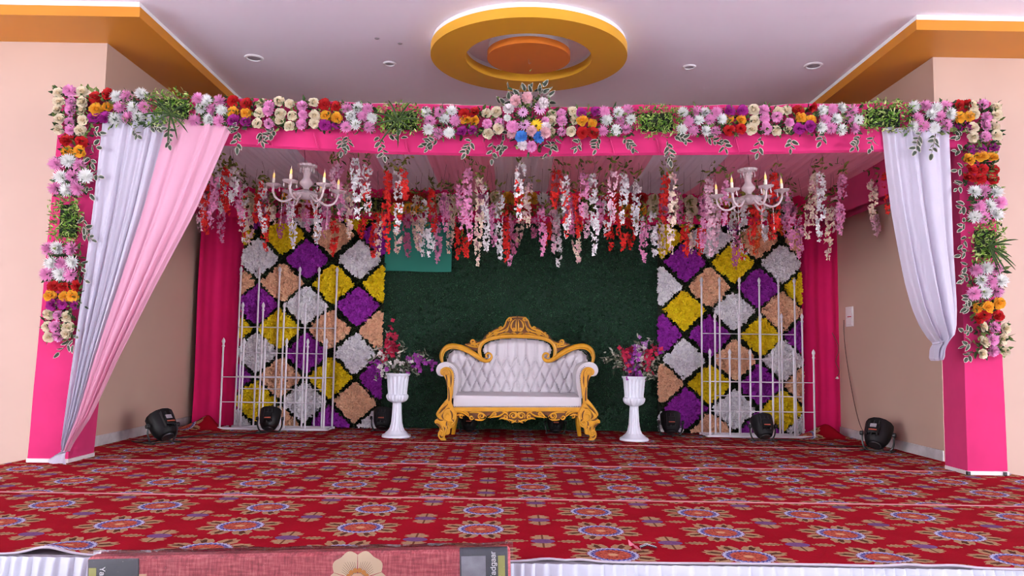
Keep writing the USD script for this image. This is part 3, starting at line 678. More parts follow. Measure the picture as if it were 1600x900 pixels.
for kind, x0, x1, y0, y1, fl, w in (('rose', 97, 140, 213, 247, 0, 'upper'), ('mum', 88, 142, 248, 308, 1, 'upper'), ('green', 84, 130, 310, 380, 0, 'only'), ('mum', 75, 128, 381, 440, 1, 'lower'), ('rose', 78, 130, 441, 484, 0, 'lower'), ('cream', 70, 118, 486, 532, 0, 'bottom')):
    cluster(kind, x0, x1, y0, y1, YFl, f'{WORD[kind]} block on the left pillar, the {w} one', 'flower blocks on the left pillar', fl)
for kind, x0, x1, y0, y1, fl, w in (('rose', 1503, 1556, 225, 290, 1, 'upper'), ('mum', 1513, 1563, 292, 348, 0, 'upper'), ('green', 1514, 1564, 350, 412, 0, 'only'), ('mum', 1513, 1566, 413, 469, 1, 'lower'), ('rose', 1513, 1562, 470, 504, 1, 'lower'), ('cream', 1522, 1574, 506, 556, 0, 'bottom')):
    cluster(kind, x0, x1, y0, y1, YFl + .03, f'{WORD[kind]} block on the right pillar, the {w} one', 'flower blocks on the right pillar', fl)
# the bouquet in the middle of the beam
t = Thing('bouquet', 'mixed bouquet with blue heads and yellow gerbera amid the front beam', 'flower arrangement', PY(825, 190, YFl - .05))
for k, x, y, r in (('pk', 806, 157, .04), ('pk', 823, 153, .042), ('pw', 795, 172, .040), ('gp', 843, 170, .045), ('pw', 849, 162, .04), ('gp', 817, 176, .038), ('gp', 820, 196, .045), ('gy', 838, 197, .050), ('b', 801, 199, .045), ('pk', 800, 210, .036), ('bl', 815, 214, .044), ('bl', 841, 215, .042), ('pk', 831, 206, .040), ('pk', 851, 208, .04), ('pw', 816, 228, .038), ('b', 830, 229, .040), ('pw', 853, 199, .036), ('b', 851, 189, .03), ('mw', 793, 185, .03)):
    bloom(t, k, PY(x, y, YFl - .05 - R.uniform(0, .03)), r * 1.16)
ps = np.array([PY(x, y, YFl - .02) for x, y in zip(R.normal(824, 17, 260), R.normal(190, 22, 260))])
filler(t, ps, .06, 'filler_leaves', [(.05, .10, .04), (.09, .16, .05), (.25, .33, .10)], .7, .4)
for x, y, a in ((790, 160, 2.6), (800, 150, 2.2), (815, 148, 1.7), (830, 145, 1.3), (842, 148, .9), (850, 152, .6), (790, 200, 3.4), (786, 215, 3.8), (793, 232, 4.2), (848, 230, 5.2), (855, 222, 5.6)):
    p = PY(x, y, YFl - .03)
    for q in range(5):
        b = a + R.normal(0, .7); d = np.array([math.cos(b), -.35 + R.normal(0, .2), math.sin(b)]); B = basis(d, R.uniform(0, 6))
        v, f, tt = leaf_shape(.072, .038, VAR_IN, VAR_EDGE); t.part('variegated_leaf', (v @ np.stack([B[:, 2], B[:, 0], B[:, 1]], 1).T + p + R.normal(0, .035, 3) * [1, .3, 1], f, tt), M['leaf'])
# spider plants stuck into the green blocks
def spider(px, py, Y, n, L, label, bias):
    p = PY(px, py, Y); t = Thing('spider_plant', label, 'plant', p, None)
    for k in range(n):
        a = k * 2 * PI / n + R.normal(0, .2); d = np.array([math.cos(a), -.45, math.sin(a)]) + np.array(bias); d /= np.linalg.norm(d)
        l = L * R.uniform(.75, 1.15); s = np.linspace(0, 1, 8); c = p + d * l * s[:, None] + np.array([0, 0, -.25 * l]) * (s[:, None] ** 2)
        w = .0065 * np.sin(np.clip(s * .9 + .1, 0, 1) * PI) ** .6 + .0008; sd = np.cross(d, [0, 1, 0]); sd /= np.linalg.norm(sd)
        g = np.stack([c - sd * w[:, None], c + [0, .004, 0], c + sd * w[:, None]], 1); v, f = grid(g)
        T = np.tile(np.array([[.07, .12, .03], [.015, .04, .01], [.07, .12, .03]]), (8, 1)); t.part('blade', (v, f, T), M['leaf'])
spider(266, 178, YFl - .08, 10, .21, 'spiky striped spider plant in the leftmost green block of the front beam', (0, 0, -.1))
spider(622, 188, YFl - .08, 9, .22, 'spiky dark spider plant in the green block left of the centre bouquet', (0, 0, .1))
spider(1545, 385, YFl - .06, 12, .20, 'spiky dark spider plant sticking out to the right of the right pillar', (.8, 0, -.15))

# sprays of variegated leaves
def spray(px, py, Y, ang, L, label, group, n=8):
    p = PY(px, py, Y); t = Thing('leaf_spray', label, 'leaf spray', p, group)
    d = np.array([math.cos(ang), -.30, math.sin(ang)]); s = np.linspace(0, 1, 9)
    c = p + d * L * s[:, None] + np.array([.02 * math.sin(px), -.01, -.25 * L]) * (s[:, None] ** 2)
    t.part('stem', tube(c, np.linspace(.003, .0015, 9), 5), M['stick'])
    for k in range(n):
        q = c[min(8, 1 + (k * 8) // n)]; b = ang + (1 if k % 2 else -1) * R.uniform(.5, 1.1) * (k < n - 1)
        dd = np.array([math.cos(b), R.normal(-.25, .25), math.sin(b)]); B = basis(dd, R.uniform(0, 6)); m = np.stack([B[:, 2], B[:, 0], B[:, 1]], 1)
        if abs(m[1, 2]) < .45: m = np.stack([m[:, 0], m[:, 2], -m[:, 1]], 1)
        l = R.uniform(.050, .075); v, f, tt = leaf_shape(l, l * .5, VAR_IN, VAR_EDGE); t.part('leaf', (v @ m.T + q, f, tt), M['leaf'])
sx = [205, 232, 262, 348, 372, 408, 430, 536, 545, 592, 606, 675, 690, 738, 770, 870, 908, 938, 975, 1042, 1052, 1098, 1128, 1190, 1236, 1288, 1345, 1366, 1440, 1462]
for k, x in enumerate(sx):
    spray(x, bandc(x) + 20 + R.uniform(0, 9), YFl - .02, -PI / 2 + R.normal(0, .75), R.uniform(.07, .16), f'white-edged leaf spray below the front beam flowers, {ORD[k] if k < len(ORD) else "last"} from the left', 'leaf sprays below the front beam', R.integers(5, 9))
for k, y in enumerate((205, 225, 245, 268, 290, 335, 352, 362, 408, 430, 515, 530)):
    spray(np.interp(y, [200, 530], [145, 112]), y, YFl - .02, R.normal(-.6, .5), R.uniform(.06, .12), f'spray of white-edged leaves on the left pillar, {ORD[k]} from the top', 'leaf sprays on the left pillar', R.integers(3, 6))
for k, y in enumerate((212, 235, 262, 285, 318, 345, 370, 392, 412, 430, 462, 482, 520, 535, 548)):
    spray(np.interp(y, [200, 550], [1503, 1520]), y, YFl + .01, PI + R.normal(.3, .5), R.uniform(.06, .10), f'spray of white-edged leaves beside the right pillar flowers, {ORD[k]} from the top', 'leaf sprays on the right pillar', R.integers(3, 6))

# ------------------------------------------------------------------ backdrop: green wall and flower panels
YG = 8.68
gx0, gx1 = PY(597, 520, YG)[0], PY(1029, 520, YG)[0]
gz1 = PY(812, 338, YG)[2]
t = Thing('grass_backdrop', 'dark green artificial grass wall standing behind the white and gold sofa', 'backdrop', ((gx0 + gx1) / 2, YG, 0))
t.part('backing_board', box(gx0, gx1, YG, YG + 0.05, 0.01, gz1), M['grass_back'])
n = 60000
p = np.stack([R.uniform(gx0, gx1, n), np.full(n, YG), R.uniform(0.02, gz1, n)], 1)
d = np.stack([R.normal(0, .55, n), -np.abs(R.normal(.8, .3, n)), R.normal(-.05, .55, n)], 1); d /= np.linalg.norm(d, axis=1, keepdims=True)
L = R.uniform(.022, .042, n)[:, None]; sd = np.cross(d, R.normal(0, 1, (n, 3))); sd /= np.linalg.norm(sd, axis=1, keepdims=True)
V = np.stack([p - sd * .0028, p + sd * .0028, p + d * L], 1).reshape(-1, 3)
C = np.array([(.012, .075, .032), (.02, .12, .05), (.045, .20, .085), (.14, .36, .18)])[R.choice(4, n, p=[.38, .34, .18, .10])]
T = np.repeat(C, 3, 0)
t.part('grass_blades', (V, np.arange(3 * n).reshape(n, 3), T), M['grass'], kind='stuff')
a, b = PY(602, 360, YG - .05), PY(705, 425, YG - .05)
nx_, nz_ = 30, 16
P = np.array([[[a[0] + (b[0] - a[0]) * u, YG - .045 + .004 * math.sin(u * 9 + v * 2), b[2] + (a[2] - b[2] + .1) * v + .004 * math.sin(u * 7) * (v < .05)] for u in np.linspace(0, 1, nx_)] for v in np.linspace(0, 1, nz_)])
solo('teal_cloth', MB().add(grid(P)).add(grid(P + [0, .003, 0], True)), M['teal'], 'plain teal cloth piece hung over the upper left corner of the green grass wall', 'cloth', smooth=True)

PCOL = {'w': (.92, .90, .95), 'p': (.36, .025, .42), 'y': (.95, .70, .008), 'o': (.95, .55, .34)}
PNAME = {'w': 'white', 'p': 'purple', 'y': 'yellow', 'o': 'peach'}
def floret():
    mb = MB()
    for k in range(4): mb.add(rotz(petal(.023, .020, .45, -.1, 2, .6, .6), k * PI / 2))
    return mb.get()
FLO = floret()
YW = 8.60
def flower_wall(name_label, x0, x1, z1, rows):
    """rows: (z, [(x, colour), ...]) centres of the diamonds."""
    t = Thing('flower_wall_panel', name_label, 'flower wall', ((x0 + x1) / 2, YW, 0))
    t.part('backing_board', box(x0, x1, YW + .02, YW + .07, 0.01, z1), M['dark_backing'])
    hx, hz = .226, .214
    frame_poly = Polygon([(x0, .03), (x1, .03), (x1, z1), (x0, z1)])
    for z, row in rows:
        for x, c in row:
            g = Polygon([(x - hx, z), (x, z - hz), (x + hx, z), (x, z + hz)]).intersection(frame_poly)
            if g.is_empty or g.area < .01: continue
            bx = g.bounds; n = int(700 * g.area / .13)
            q = np.stack([R.uniform(bx[0], bx[2], n * 3), R.uniform(bx[1], bx[3], n * 3)], 1)
            # diamond test with a ragged edge
            e = abs(q[:, 0] - x) / hx + abs(q[:, 1] - z) / hz + R.normal(0, .055, len(q))
            q = q[(e < 1.0) & (q[:, 0] > x0) & (q[:, 0] < x1) & (q[:, 1] < z1) & (q[:, 1] > .03)][:n]
            k = len(q); bulge = .028 * np.clip(1 - e[:0].sum() if False else np.ones(k), 0, 1)
            ps = np.stack([q[:, 0], YW - .012 - R.uniform(0, .022, k), q[:, 1]], 1)
            Ms = bases(facing(k, .30), R.uniform(0, 6, k)) * R.uniform(.9, 1.35, k)[:, None, None]
            C = np.array(PCOL[c]) * R.uniform(.78, 1.15, (k, 1))
            t.part('petal_diamond', place(FLO, Ms, ps, np.clip(C, 0, .95)), M['petal'], label=f'diamond of {PNAME[c]} petals', kind='stuff')
    # dark leaves in the borders between the diamonds
    ps = []
    for z, row in rows:
        for x, c in row:
            for sx, sz in ((1, 1), (1, -1), (-1, 1), (-1, -1)):
                k = 64; u = R.uniform(0, 1, k)
                ps.append(np.stack([x + sx * (hx + .036) * u + R.normal(0, .013, k), np.full(k, YW + .005) - R.uniform(0, .02, k), z + sz * (hz + .036) * (1 - u) + R.normal(0, .013, k)], 1))
    ps = np.vstack(ps); ps = ps[(ps[:, 0] > x0) & (ps[:, 0] < x1) & (ps[:, 2] < z1) & (ps[:, 2] > .02)]
    filler(t, ps, .042, 'border_leaves', [(.014, .03, .012), (.022, .045, .014), (.05, .075, .02)], .7, .4, 2)
def rows_of(tab):
    out = []
    for y, row in tab:
        out.append((PY(row[0][0], y, YW)[2], [(PY(x, y, YW)[0], c) for x, c in row]))
    return out
lt = [(328, [(403, 'p'), (480, 'w'), (560, 'y')]), (366, [(367, 'y'), (445, 'y'), (521, 'o'), (598, 'p')]), (404, [(405, 'w'), (482, 'p'), (563, 'w')]), (441, [(367, 'o'), (442, 'o'), (522, 'y'), (600, 'y')]), (476, [(403, 'p'), (480, 'w'), (560, 'p')]),
      (513, [(362, 'y'), (437, 'y'), (516, 'o'), (594, 'o')]), (550, [(402, 'w'), (479, 'p'), (556, 'w')]), (588, [(362, 'p'), (438, 'o'), (517, 'y'), (594, 'p')]), (626, [(400, 'y'), (476, 'w'), (555, 'o')]), (664, [(362, 'w'), (438, 'o'), (515, 'p'), (592, 'w')])]
rt = [(334, [(1070, 'y'), (1145, 'p'), (1221, 'y')]), (372, [(1033, 'y'), (1107, 'w'), (1182, 'o'), (1256, 'o')]), (410, [(1070, 'p'), (1144, 'y'), (1220, 'w')]), (448, [(1032, 'w'), (1107, 'o'), (1184, 'p'), (1256, 'y')]), (485, [(1068, 'y'), (1146, 'w'), (1220, 'o')]),
      (523, [(1032, 'p'), (1108, 'p'), (1188, 'y'), (1257, 'p')]), (561, [(1068, 'w'), (1147, 'o'), (1223, 'w')]), (599, [(1033, 'o'), (1108, 'y'), (1186, 'p'), (1256, 'o')]), (638, [(1071, 'p'), (1146, 'w'), (1222, 'y')]), (674, [(1035, 'w'), (1110, 'o'), (1186, 'p'), (1256, 'w')])]
zt = PY(800, 328, YW)[2]
flower_wall('flower wall of coloured petal diamonds to the left of the green grass wall', PY(376, 520, YW)[0], PY(597, 520, YW)[0] , zt, rows_of(lt))
flower_wall('flower wall of coloured petal diamonds to the right of the green grass wall', PY(1029, 520, YW)[0], PY(1251, 520, YW)[0], zt, rows_of(rt))
# flower row along the rear beam
yr = lambda x: 321 + (x - 800) * .006
k0 = 0
seq = ['cream', 'rose', 'mum', 'green', 'rose', 'cream']
for i, x in enumerate(np.arange(385, 1240, 57)):
    kd = seq[i % 6]
    cluster(kd, x, x + 55, yr(x) - 17, yr(x) + 17, YR - .045, f'{WORD[kd]} block on the rear beam, {ORD[i]} block from the left', 'flower blocks along the rear beam', i % 2)

# ------------------------------------------------------------------ hanging blossom strands
SC = {'w': ('white', (.88, .86, .88)), 'c': ('cream', (.86, .70, .56)), 'p': ('pink', (.82, .32, .56)), 'l': ('pale pink', (.88, .56, .68)), 'r': ('red', (.75, .025, .02)), 'd': ('dark pink', (.60, .16, .32)), 'o': ('orange', (.72, .10, .02))}
def blossom():
    mb = MB()
    for k in range(3): mb.add(rotz(petal(.027, .024, .35, .0, 2, .55, .5), k * 2 * PI / 3 + .3))
    return mb.get()
BL = blossom()
OLIVE = [(.12, .15, .02), (.20, .22, .03), (.28, .27, .06), (.08, .10, .02)]
strands = '''315 300 365 l;322 288 367 r;333 268 357 p;344 258 335 w;354 262 335 r;364 262 320 w;347 318 378 p;379 300 378 w;388 322 382 c;374 285 350 p;382 288 320 w;411 285 366 w;416 320 392 r;424 320 350 c;452 312 352 p;456 300 388 w;470 312 346 c;480 318 362 p;495 300 382 w;531 258 346 p;524 255 310 l;545 292 370 c;557 250 346 w;574 255 338 w;566 335 372 r;521 345 400 r;585 330 404 r;592 335 402 c;605 268 396 r;621 268 364 w;632 262 312 r;621 358 396 c;637 330 406 d;650 305 388 c;661 312 400 w;671 358 402 w;676 295 365 r;683 325 412 p;695 302 362 p;703 305 396 c;720 290 358 p;732 265 377 p;716 348 405 r;730 368 402 r;748 278 415 c;758 290 398 w;781 300 407 w;790 330 412 r;797 336 416 p;802 340 398 d;812 252 346 w;811 338 385 c;825 290 356 c;847 325 401 p;854 340 386 r;868 266 326 r;866 325 396 l;871 340 416 w;884 275 371 w;894 300 372 d;903 296 372 r;902 365 411 c;911 270 336 p;915 318 371 l;928 273 402 w;936 305 366 p;948 302 372 w;957 268 346 l;953 345 391 r;965 300 370 r;974 273 351 w;973 338 392 r;985 330 390 r;994 280 366 w;1003 332 380 w;1007 350 409 p;1022 332 405 w;1038 272 350 r;1034 345 402 c;1050 272 398 c;1071 352 402 r;1078 330 396 c;1099 300 391 p;1110 275 400 l;1095 352 402 r;1119 320 392 l;1132 280 352 p;1145 332 388 w;1150 350 420 d;1163 318 362 w;1162 378 406 w;1176 318 384 r;1182 345 398 o;1196 322 378 w;1211 272 372 r;1206 330 378 r;1222 345 366 o;1236 300 388 p;1249 338 402 p;1263 320 374 c;1272 268 352 c;1282 272 376 w;1295 322 406 c;1306 308 362 l;1314 274 366 p;1363 282 342 c;1368 330 370 l;1387 270 333 r;402 300 350 r;440 318 372 d;510 320 372 p;655 340 392 c;770 320 385 p;835 335 372 d;1060 300 352 d;1188 300 350 r;1228 318 372 p'''
rows = [(int(a), int(b), int(c), d) for a, b, c, d in (s.split() for s in strands.split(';'))]
rows.sort()
cc_n = {}
tot = {}
for r_ in rows: tot[r_[3]] = tot.get(r_[3], 0) + 1
for i, (x, y0, y1, c) in enumerate(rows):
    cn, col = SC[c]; cc_n[c] = cc_n.get(c, 0) + 1
    hook = min(y0 - 14, 296)
    Y = 1.0
    for _ in range(20): Y = (ZT - .03 - H) / (ray(x, hook)[2] / ray(x, hook)[1])
    Y = float(np.clip(6.2 + (Y - 6.2) * .62 + R.normal(0, .12), 6.25, 7.75))
    top, bot = PY(x, y0, Y), PY(x, y1, Y)
    t = Thing('blossom_strand', f'{cn} blossom strand hanging under the canopy, {ORD[cc_n[c] - 1]} {cn} from left', 'hanging flowers', (top[0], top[1], ZT - .03), f'{cn} blossom strands hanging from the canopy')
    Lz = top[2] - bot[2]; s = np.linspace(0, 1, 12)
    ax = np.stack([top[0] + (bot[0] - top[0]) * s + .012 * np.sin(s * 5 + x), Y + .012 * np.cos(s * 4 + x), top[2] - Lz * s], 1)
    up = np.array([top[0] + R.normal(0, .02), Y, ZT - .02])
    t.part('stem', tube(np.vstack([[up], [(up + top) / 2 + R.normal(0, .015, 3)], ax]), .0012, 4), M['stick'])
    n = int(Lz / .0085); u = R.uniform(0, 1, n) ** 1.0; w = np.interp(u, [0, .12, .7, 1], [.014, .028, .025, .007])
    ang = R.uniform(0, 2 * PI, n); ps = np.stack([np.interp(u, s, ax[:, 0]) + w * np.cos(ang), np.interp(u, s, ax[:, 1]) + w * np.sin(ang), np.interp(u, s, ax[:, 2])], 1)
    D = np.stack([np.cos(ang), np.sin(ang), R.normal(-.25, .4, n)], 1)
    Ms = bases(D, R.uniform(0, 6, n)) * np.interp(u, [0, .8, 1], [1.0, .95, .6])[:, None, None] * R.uniform(.8, 1.15, n)[:, None, None]
    C = np.array(col) * R.uniform(.8, 1.12, (n, 1))
    if c == 'w' and i % 4 == 0: C[R.uniform(0, 1, n) < .25] = SC['r'][1]
    if c == 'c': C[R.uniform(0, 1, n) < .3] = (.74, .45, .48)
    t.part('blossoms', place(BL, Ms, ps, np.clip(C, 0, .95)), M['petal'], kind='stuff')
    k = 13; lp_ = top + np.stack([R.normal(0, .028, k), R.normal(0, .025, k), R.uniform(-.02, .12, k)], 1)
    filler(t, lp_, .055, 'leaves', OLIVE, .9, .4, 3)

# ------------------------------------------------------------------ chandeliers
def chandelier(px, py_top, py_bot, Y, label, n_arm, a0, tilt):
    top, bot = PY(px, py_top, Y), PY(px, py_bot, Y); h = top[2] - bot[2]; c = np.array([bot[0], Y, bot[2]])
    B = basis([math.sin(tilt), 0, math.cos(tilt)], 0)
    bx = np.stack([np.cross([0, 1, 0], B[:, 2]), [0, 1, 0], B[:, 2]], 1)
    t = Thing('chandelier', label, 'chandelier', (top[0], Y, ZT - .03))
    def P(m):
        v, f, tt = vft(m); return (v @ bx.T) + c, f, tt
    k = h / .30
    prof = [(.001, 0), (.025, .002), (.062, .015), (.080, .04), (.068, .062), (.03, .075), (.018, .085), (.022, .10), (.042, .12), (.045, .14), (.03, .165), (.022, .18), (.024, .25), (.030, .258), (.060, .268), (.064, .285), (.05, .293), (.001, .296)]
    fl = lambda q, a: 1 + .08 * math.cos(12 * a) * (2 <= q <= 5) + .06 * math.cos(14 * a) * (12 <= q <= 16)
    t.part('column', P(lathe([(r * k * 1.2, z * k) for r, z in prof], 48, flute=fl)), M['crystal'], smooth=50)
    t.part('chain', tube([top + [0, 0, -.01], [top[0] - .01, Y, (top[2] + ZT) / 2], [top[0] - .03, Y, ZT - .02]], .004, 6), M['chrome'])
    ra = .262
    for i in range(n_arm):
        a = a0 + i * 2 * PI / n_arm; ca, sa = math.cos(a), math.sin(a)
        rz = smooth_path([(.045, .05), (.10, .012), (.17, -.03), (.23, -.012), (ra, .06), (ra, .085)], 18)
        arm = t.part('arm', P(tube(np.stack([rz[:, 0] * ca, rz[:, 0] * sa, rz[:, 1]], 1), np.linspace(.0115, .0085, 18), 8)), M['crystal'], smooth=True)
        o = (ra * ca, ra * sa, .085)
        t.part('drip_dish', P(lathe([(.008, -.02), (.02, -.006), (.054, .004), (.064, .018), (.057, .018), (.012, .008), (.001, .008)], 24, o, lambda q, b: 1 + .05 * math.cos(10 * b) * (q >= 2 and q <= 4))), M['crystal'], parent=arm, smooth=50)
        t.part('candle', P(lathe([(.012, .008), (.0125, .07), (.001, .071)], 12, o)), M['candle'], parent=arm, smooth=50)
        t.part('bulb', P(lathe([(.008, .07), (.0100, .085), (.008, .102), (.005, .112)], 12, o)), M['bulb'], parent=arm, smooth=True)
        t.part('bulb_tip', P(lathe([(.005, .112), (.0025, .130), (.0008, .146)], 10, o)), M['bulb_tip'], parent=arm, smooth=True)
        mb = MB()
        for q in range(4):
            b = q * PI / 2 + .4; x, y = o[0] + .05 * math.cos(b), o[1] + .05 * math.sin(b)
            mb.add(lathe([(.0008, -.0), (.004, -.012), (.0008, -.022)], 6, (x, y, .10))).add(lathe([(.001, -.055), (.007, -.045), (.004, -.03), (.0008, -.02)], 8, (x, y, .10)))
        t.part('crystal_drops', P(mb), M['crystal'], parent=arm, kind='stuff')
        mb = MB()
        zr = -.035
        for q in range(9): mb.add(lathe([(.0008, -.008), (.005, 0), (.0008, .008)], 6, (.185 * ca, .185 * sa, zr - .017 * q)))
        mb.add(lathe([(.001, -.03), (.008, -.018), (.001, .004)], 8, (.185 * ca, .185 * sa, zr - .165)))
        t.part('bead_drop', P(mb), M['crystal'], parent=arm, kind='stuff')
    mb = MB()
    for q in range(10):
        b = q * 2 * PI / 10; mb.add(lathe([(.001, -.05), (.007, -.04), (.001, -.005)], 8, (.055 * k * math.cos(b), .055 * k * math.sin(b), .268 * k)))
    t.part('top_drops', P(mb), M['crystal'], kind='stuff')
chandelier(477, 255, 312, 6.35, 'crystal candle chandelier hanging at the left under the canopy', 6, .30, 0.03)
chandelier(1171, 262, 320, 6.35, 'crystal candle chandelier hanging at the right under the canopy', 6, .75, -0.05)

# ------------------------------------------------------------------ sofa (drawn from the front, in zoom units of the photograph)
SX, SZ = 1.585 / 253 / 4.186, 1.585 / 253 / 4.186
SOX, SOY = PZ(808, 690, 0)[0], 7.62
def sp(pts, back=0.0):
    """Zoom units -> x, z of the sofa front; back = metres behind the front (undoes the photo's perspective)."""
    k = (SOY + back) / SOY; out = []
    for a, b in pts:
        w = PY(670 + a / 4.186, 485 + b / 4.186 + 0.0, SOY + back); out.append((w[0], w[2]))
    return out
def mir(pts): return [(1157 - a, b) for a, b in pts]
sofa = Thing('sofa', 'ornate gold framed sofa with white tufted upholstery at the centre of the stage', 'sofa', (SOX, SOY, 0))
def both(fn):
    fn(lambda q: q); fn(mir)
def scroll(c, r0, turns, a0, sgn=1, n=36, w=(.011, .004), y=0.0, back=0.0, shrink=.25):
    """A spiral ribbon in zoom units."""
    s = np.linspace(0, 1, n); a = a0 + sgn * s * turns * 2 * PI; r = r0 * (1 - (1 - shrink) * s)
    return [(c[0] + q * math.cos(b), c[1] + q * math.sin(b)) for q, b in zip(r, a)]
def bead(path, back, w0, w1, dy=0.0, n=None, k=7):
    q = np.array(sp(path, back)); m = len(q); u = np.linspace(0, 1, m)
    r = w1 + (w0 - w1) * np.sin(np.clip(u * 1.15, 0, 1) * PI) ** .7
    return tube(np.stack([q[:, 0], np.full(m, SOY + back + dy), q[:, 1]], 1), r, k)
BK = 0.50
# back: upholstery
wing = [(165, 560), (120, 480), (112, 400), (120, 330), (128, 290), (160, 262), (205, 258), (255, 280), (305, 310), (350, 338), (368, 300), (352, 262), (365, 225), (405, 202), (470, 190), (578, 184)]
outline = wing + mir(wing)[::-1]
poly = Polygon(sp(outline, BK)).buffer(0)
from shapely import contains_xy
bx = poly.bounds; gx = np.arange(bx[0] - .01, bx[2] + .02, .011); gz = np.arange(bx[1] - .005, bx[3] + .02, .011)
GX, GZ = np.meshgrid(gx, gz)
bt = [(x, y) for j, y in enumerate((310, 385, 455, 522)) for x in ([443 + 64 * q - (0 if j % 2 == 0 else 32) for q in range(-5, 10)])]
bt = [q for q in bt if 205 < q[0] < 950 and not (q[1] < 330 and (q[0] < 225 or q[0] > 930)) and not (q[1] < 330 and 330 < q[0] < 420) and not (q[1] < 330 and 735 < q[0] < 830)]
B2 = np.array(sp(bt, BK))
du, dv = .064 * 0 + (B2[1, 0] - B2[0, 0]), None
bz = sorted(set(np.round(B2[:, 1], 2)))
sxx = abs(PY(670 + (443 + 64) / 4.186, 560, SOY + BK)[0] - PY(670 + 443 / 4.186, 560, SOY + BK)[0]); szz = abs(PY(800, 485 + 310 / 4.186, SOY + BK)[2] - PY(800, 485 + 522 / 4.186, SOY + BK)[2]) / 3
x0_, z0_ = sp([(443, 310)], BK)[0]
U, Wv = (GX - x0_) / sxx, (GZ - z0_) / (2 * szz)
p1, p2 = U + Wv, U - Wv
dist = lambda q: np.abs(q - np.round(q))
tuft = np.minimum(dist(p1), dist(p2))
low = GZ < z0_ + .02
puff = np.where(low, .035 * np.clip(tuft * 4, 0, 1) ** .5, .035 * np.clip(dist(U) * 4, 0, 1) ** .5)
def edge_d(poly, X_, Z_):
    import shapely
    pts_ = shapely.points(X_.ravel(), Z_.ravel()); d_ = shapely.distance(poly.exterior, pts_); ins = contains_xy(poly, X_.ravel(), Z_.ravel())
    return np.where(ins, d_, -d_).reshape(X_.shape)
ED = edge_d(poly, GX, GZ)
lean = lambda z: .06 * (z - .4)
YB_ = SOY + BK - .02 - np.clip(ED * 1.2, 0, .05) * .8 - puff + lean(GZ)
idx = np.arange(GX.size).reshape(GX.shape)
ok = ED > -.004
q = np.stack([idx[:-1, :-1], idx[:-1, 1:], idx[1:, 1:], idx[1:, :-1]], -1)[ok[:-1, :-1] & ok[1:, 1:] & ok[:-1, 1:] & ok[1:, :-1]]
mb = MB().add((np.stack([GX, YB_, GZ], -1).reshape(-1, 3), tri(q)))
mb.add(plate(poly.buffer(-.004), SOY + BK - .005, SOY + BK + .06))
back = sofa.part('backrest', mb, M['leather'], smooth=50)
mb = MB(); ms = MB()
for x, z in B2:
    y = SOY + BK - .062 + lean(z); v, f = trimesh.creation.icosphere(1, .0105).vertices, trimesh.creation.icosphere(1, .0105).faces
    mb.add((np.array(v) * [1, .7, 1] + [x, y, z], np.array(f)))
for i, (x, z) in enumerate(B2):
    for k, (x2, z2) in enumerate(B2):
        if k != i and z2 < z - .02 and abs(abs(x2 - x) - sxx / 2) < .012 and abs(z - z2 - szz) < .02:
            w = np.linspace(0, 1, 5)[:, None]; ln = np.array([x, SOY + BK - .052 + lean(z), z]) * (1 - w) + np.array([x2, SOY + BK - .052 + lean(z2), z2]) * w
            ms.add(tube(ln, .0028, 5))
for px in (443, 507, 571, 635, 699):
    a_, b_ = sp([(px, 205), (px, 305)], BK)
    ms.add(tube([[a_[0], SOY + BK - .05 + lean(a_[1]), a_[1]], [b_[0], SOY + BK - .047 + lean(b_[1]), b_[1]]], .0028, 5))
sofa.part('tuft_buttons', mb, M['button'], parent=back, kind='stuff'); sofa.part('tuft_seams', ms, M['seam'], parent=back, kind='stuff')
# back: gold frame
arch = [(345, 330), (335, 290), (333, 255), (345, 222), (380, 195), (440, 178), (510, 171), (578, 169)]
mold = smooth_path(arch + mir(arch)[::-1][1:], 90); cr = MB().add(bead(list(map(tuple, mold)), BK, .022, .02, -.060))
wingp = [(100, 352), (86, 320), (92, 272), (125, 240), (185, 236), (250, 258), (310, 295), (352, 322), (382, 330), (406, 318), (412, 296), (398, 280), (380, 284), (376, 300), (386, 306)]
for mm in (lambda q: q, mir):
    pth = smooth_path(mm(wingp), 60); cr.add(bead(list(map(tuple, pth)), BK, .030, .011, -.066, k=9))
    pth2 = smooth_path(mm([(100, 300), (112, 268), (140, 250), (190, 248), (250, 270), (305, 303), (350, 332)]), 40); cr.add(bead(list(map(tuple, pth2)), BK, .012, .004, -.088))
fr = sofa.part('back_frame', cr, M['sofa_gold'], smooth=50)
crest_half = [(335, 262), (318, 272), (250, 240), (232, 222), (262, 212), (280, 188), (305, 195), (320, 206), (352, 192), (368, 165), (415, 132), (450, 112), (482, 108), (497, 84), (508, 56), (535, 40), (578, 37)]
cpoly = Polygon(sp(crest_half + mir(crest_half)[::-1][1:] + [(800, 215), (740, 190), (650, 172), (578, 170), (505, 172), (415, 190), (352, 215)], BK)).buffer(0)
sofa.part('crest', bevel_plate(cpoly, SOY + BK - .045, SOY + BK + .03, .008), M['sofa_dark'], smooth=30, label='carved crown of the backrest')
mb = MB()
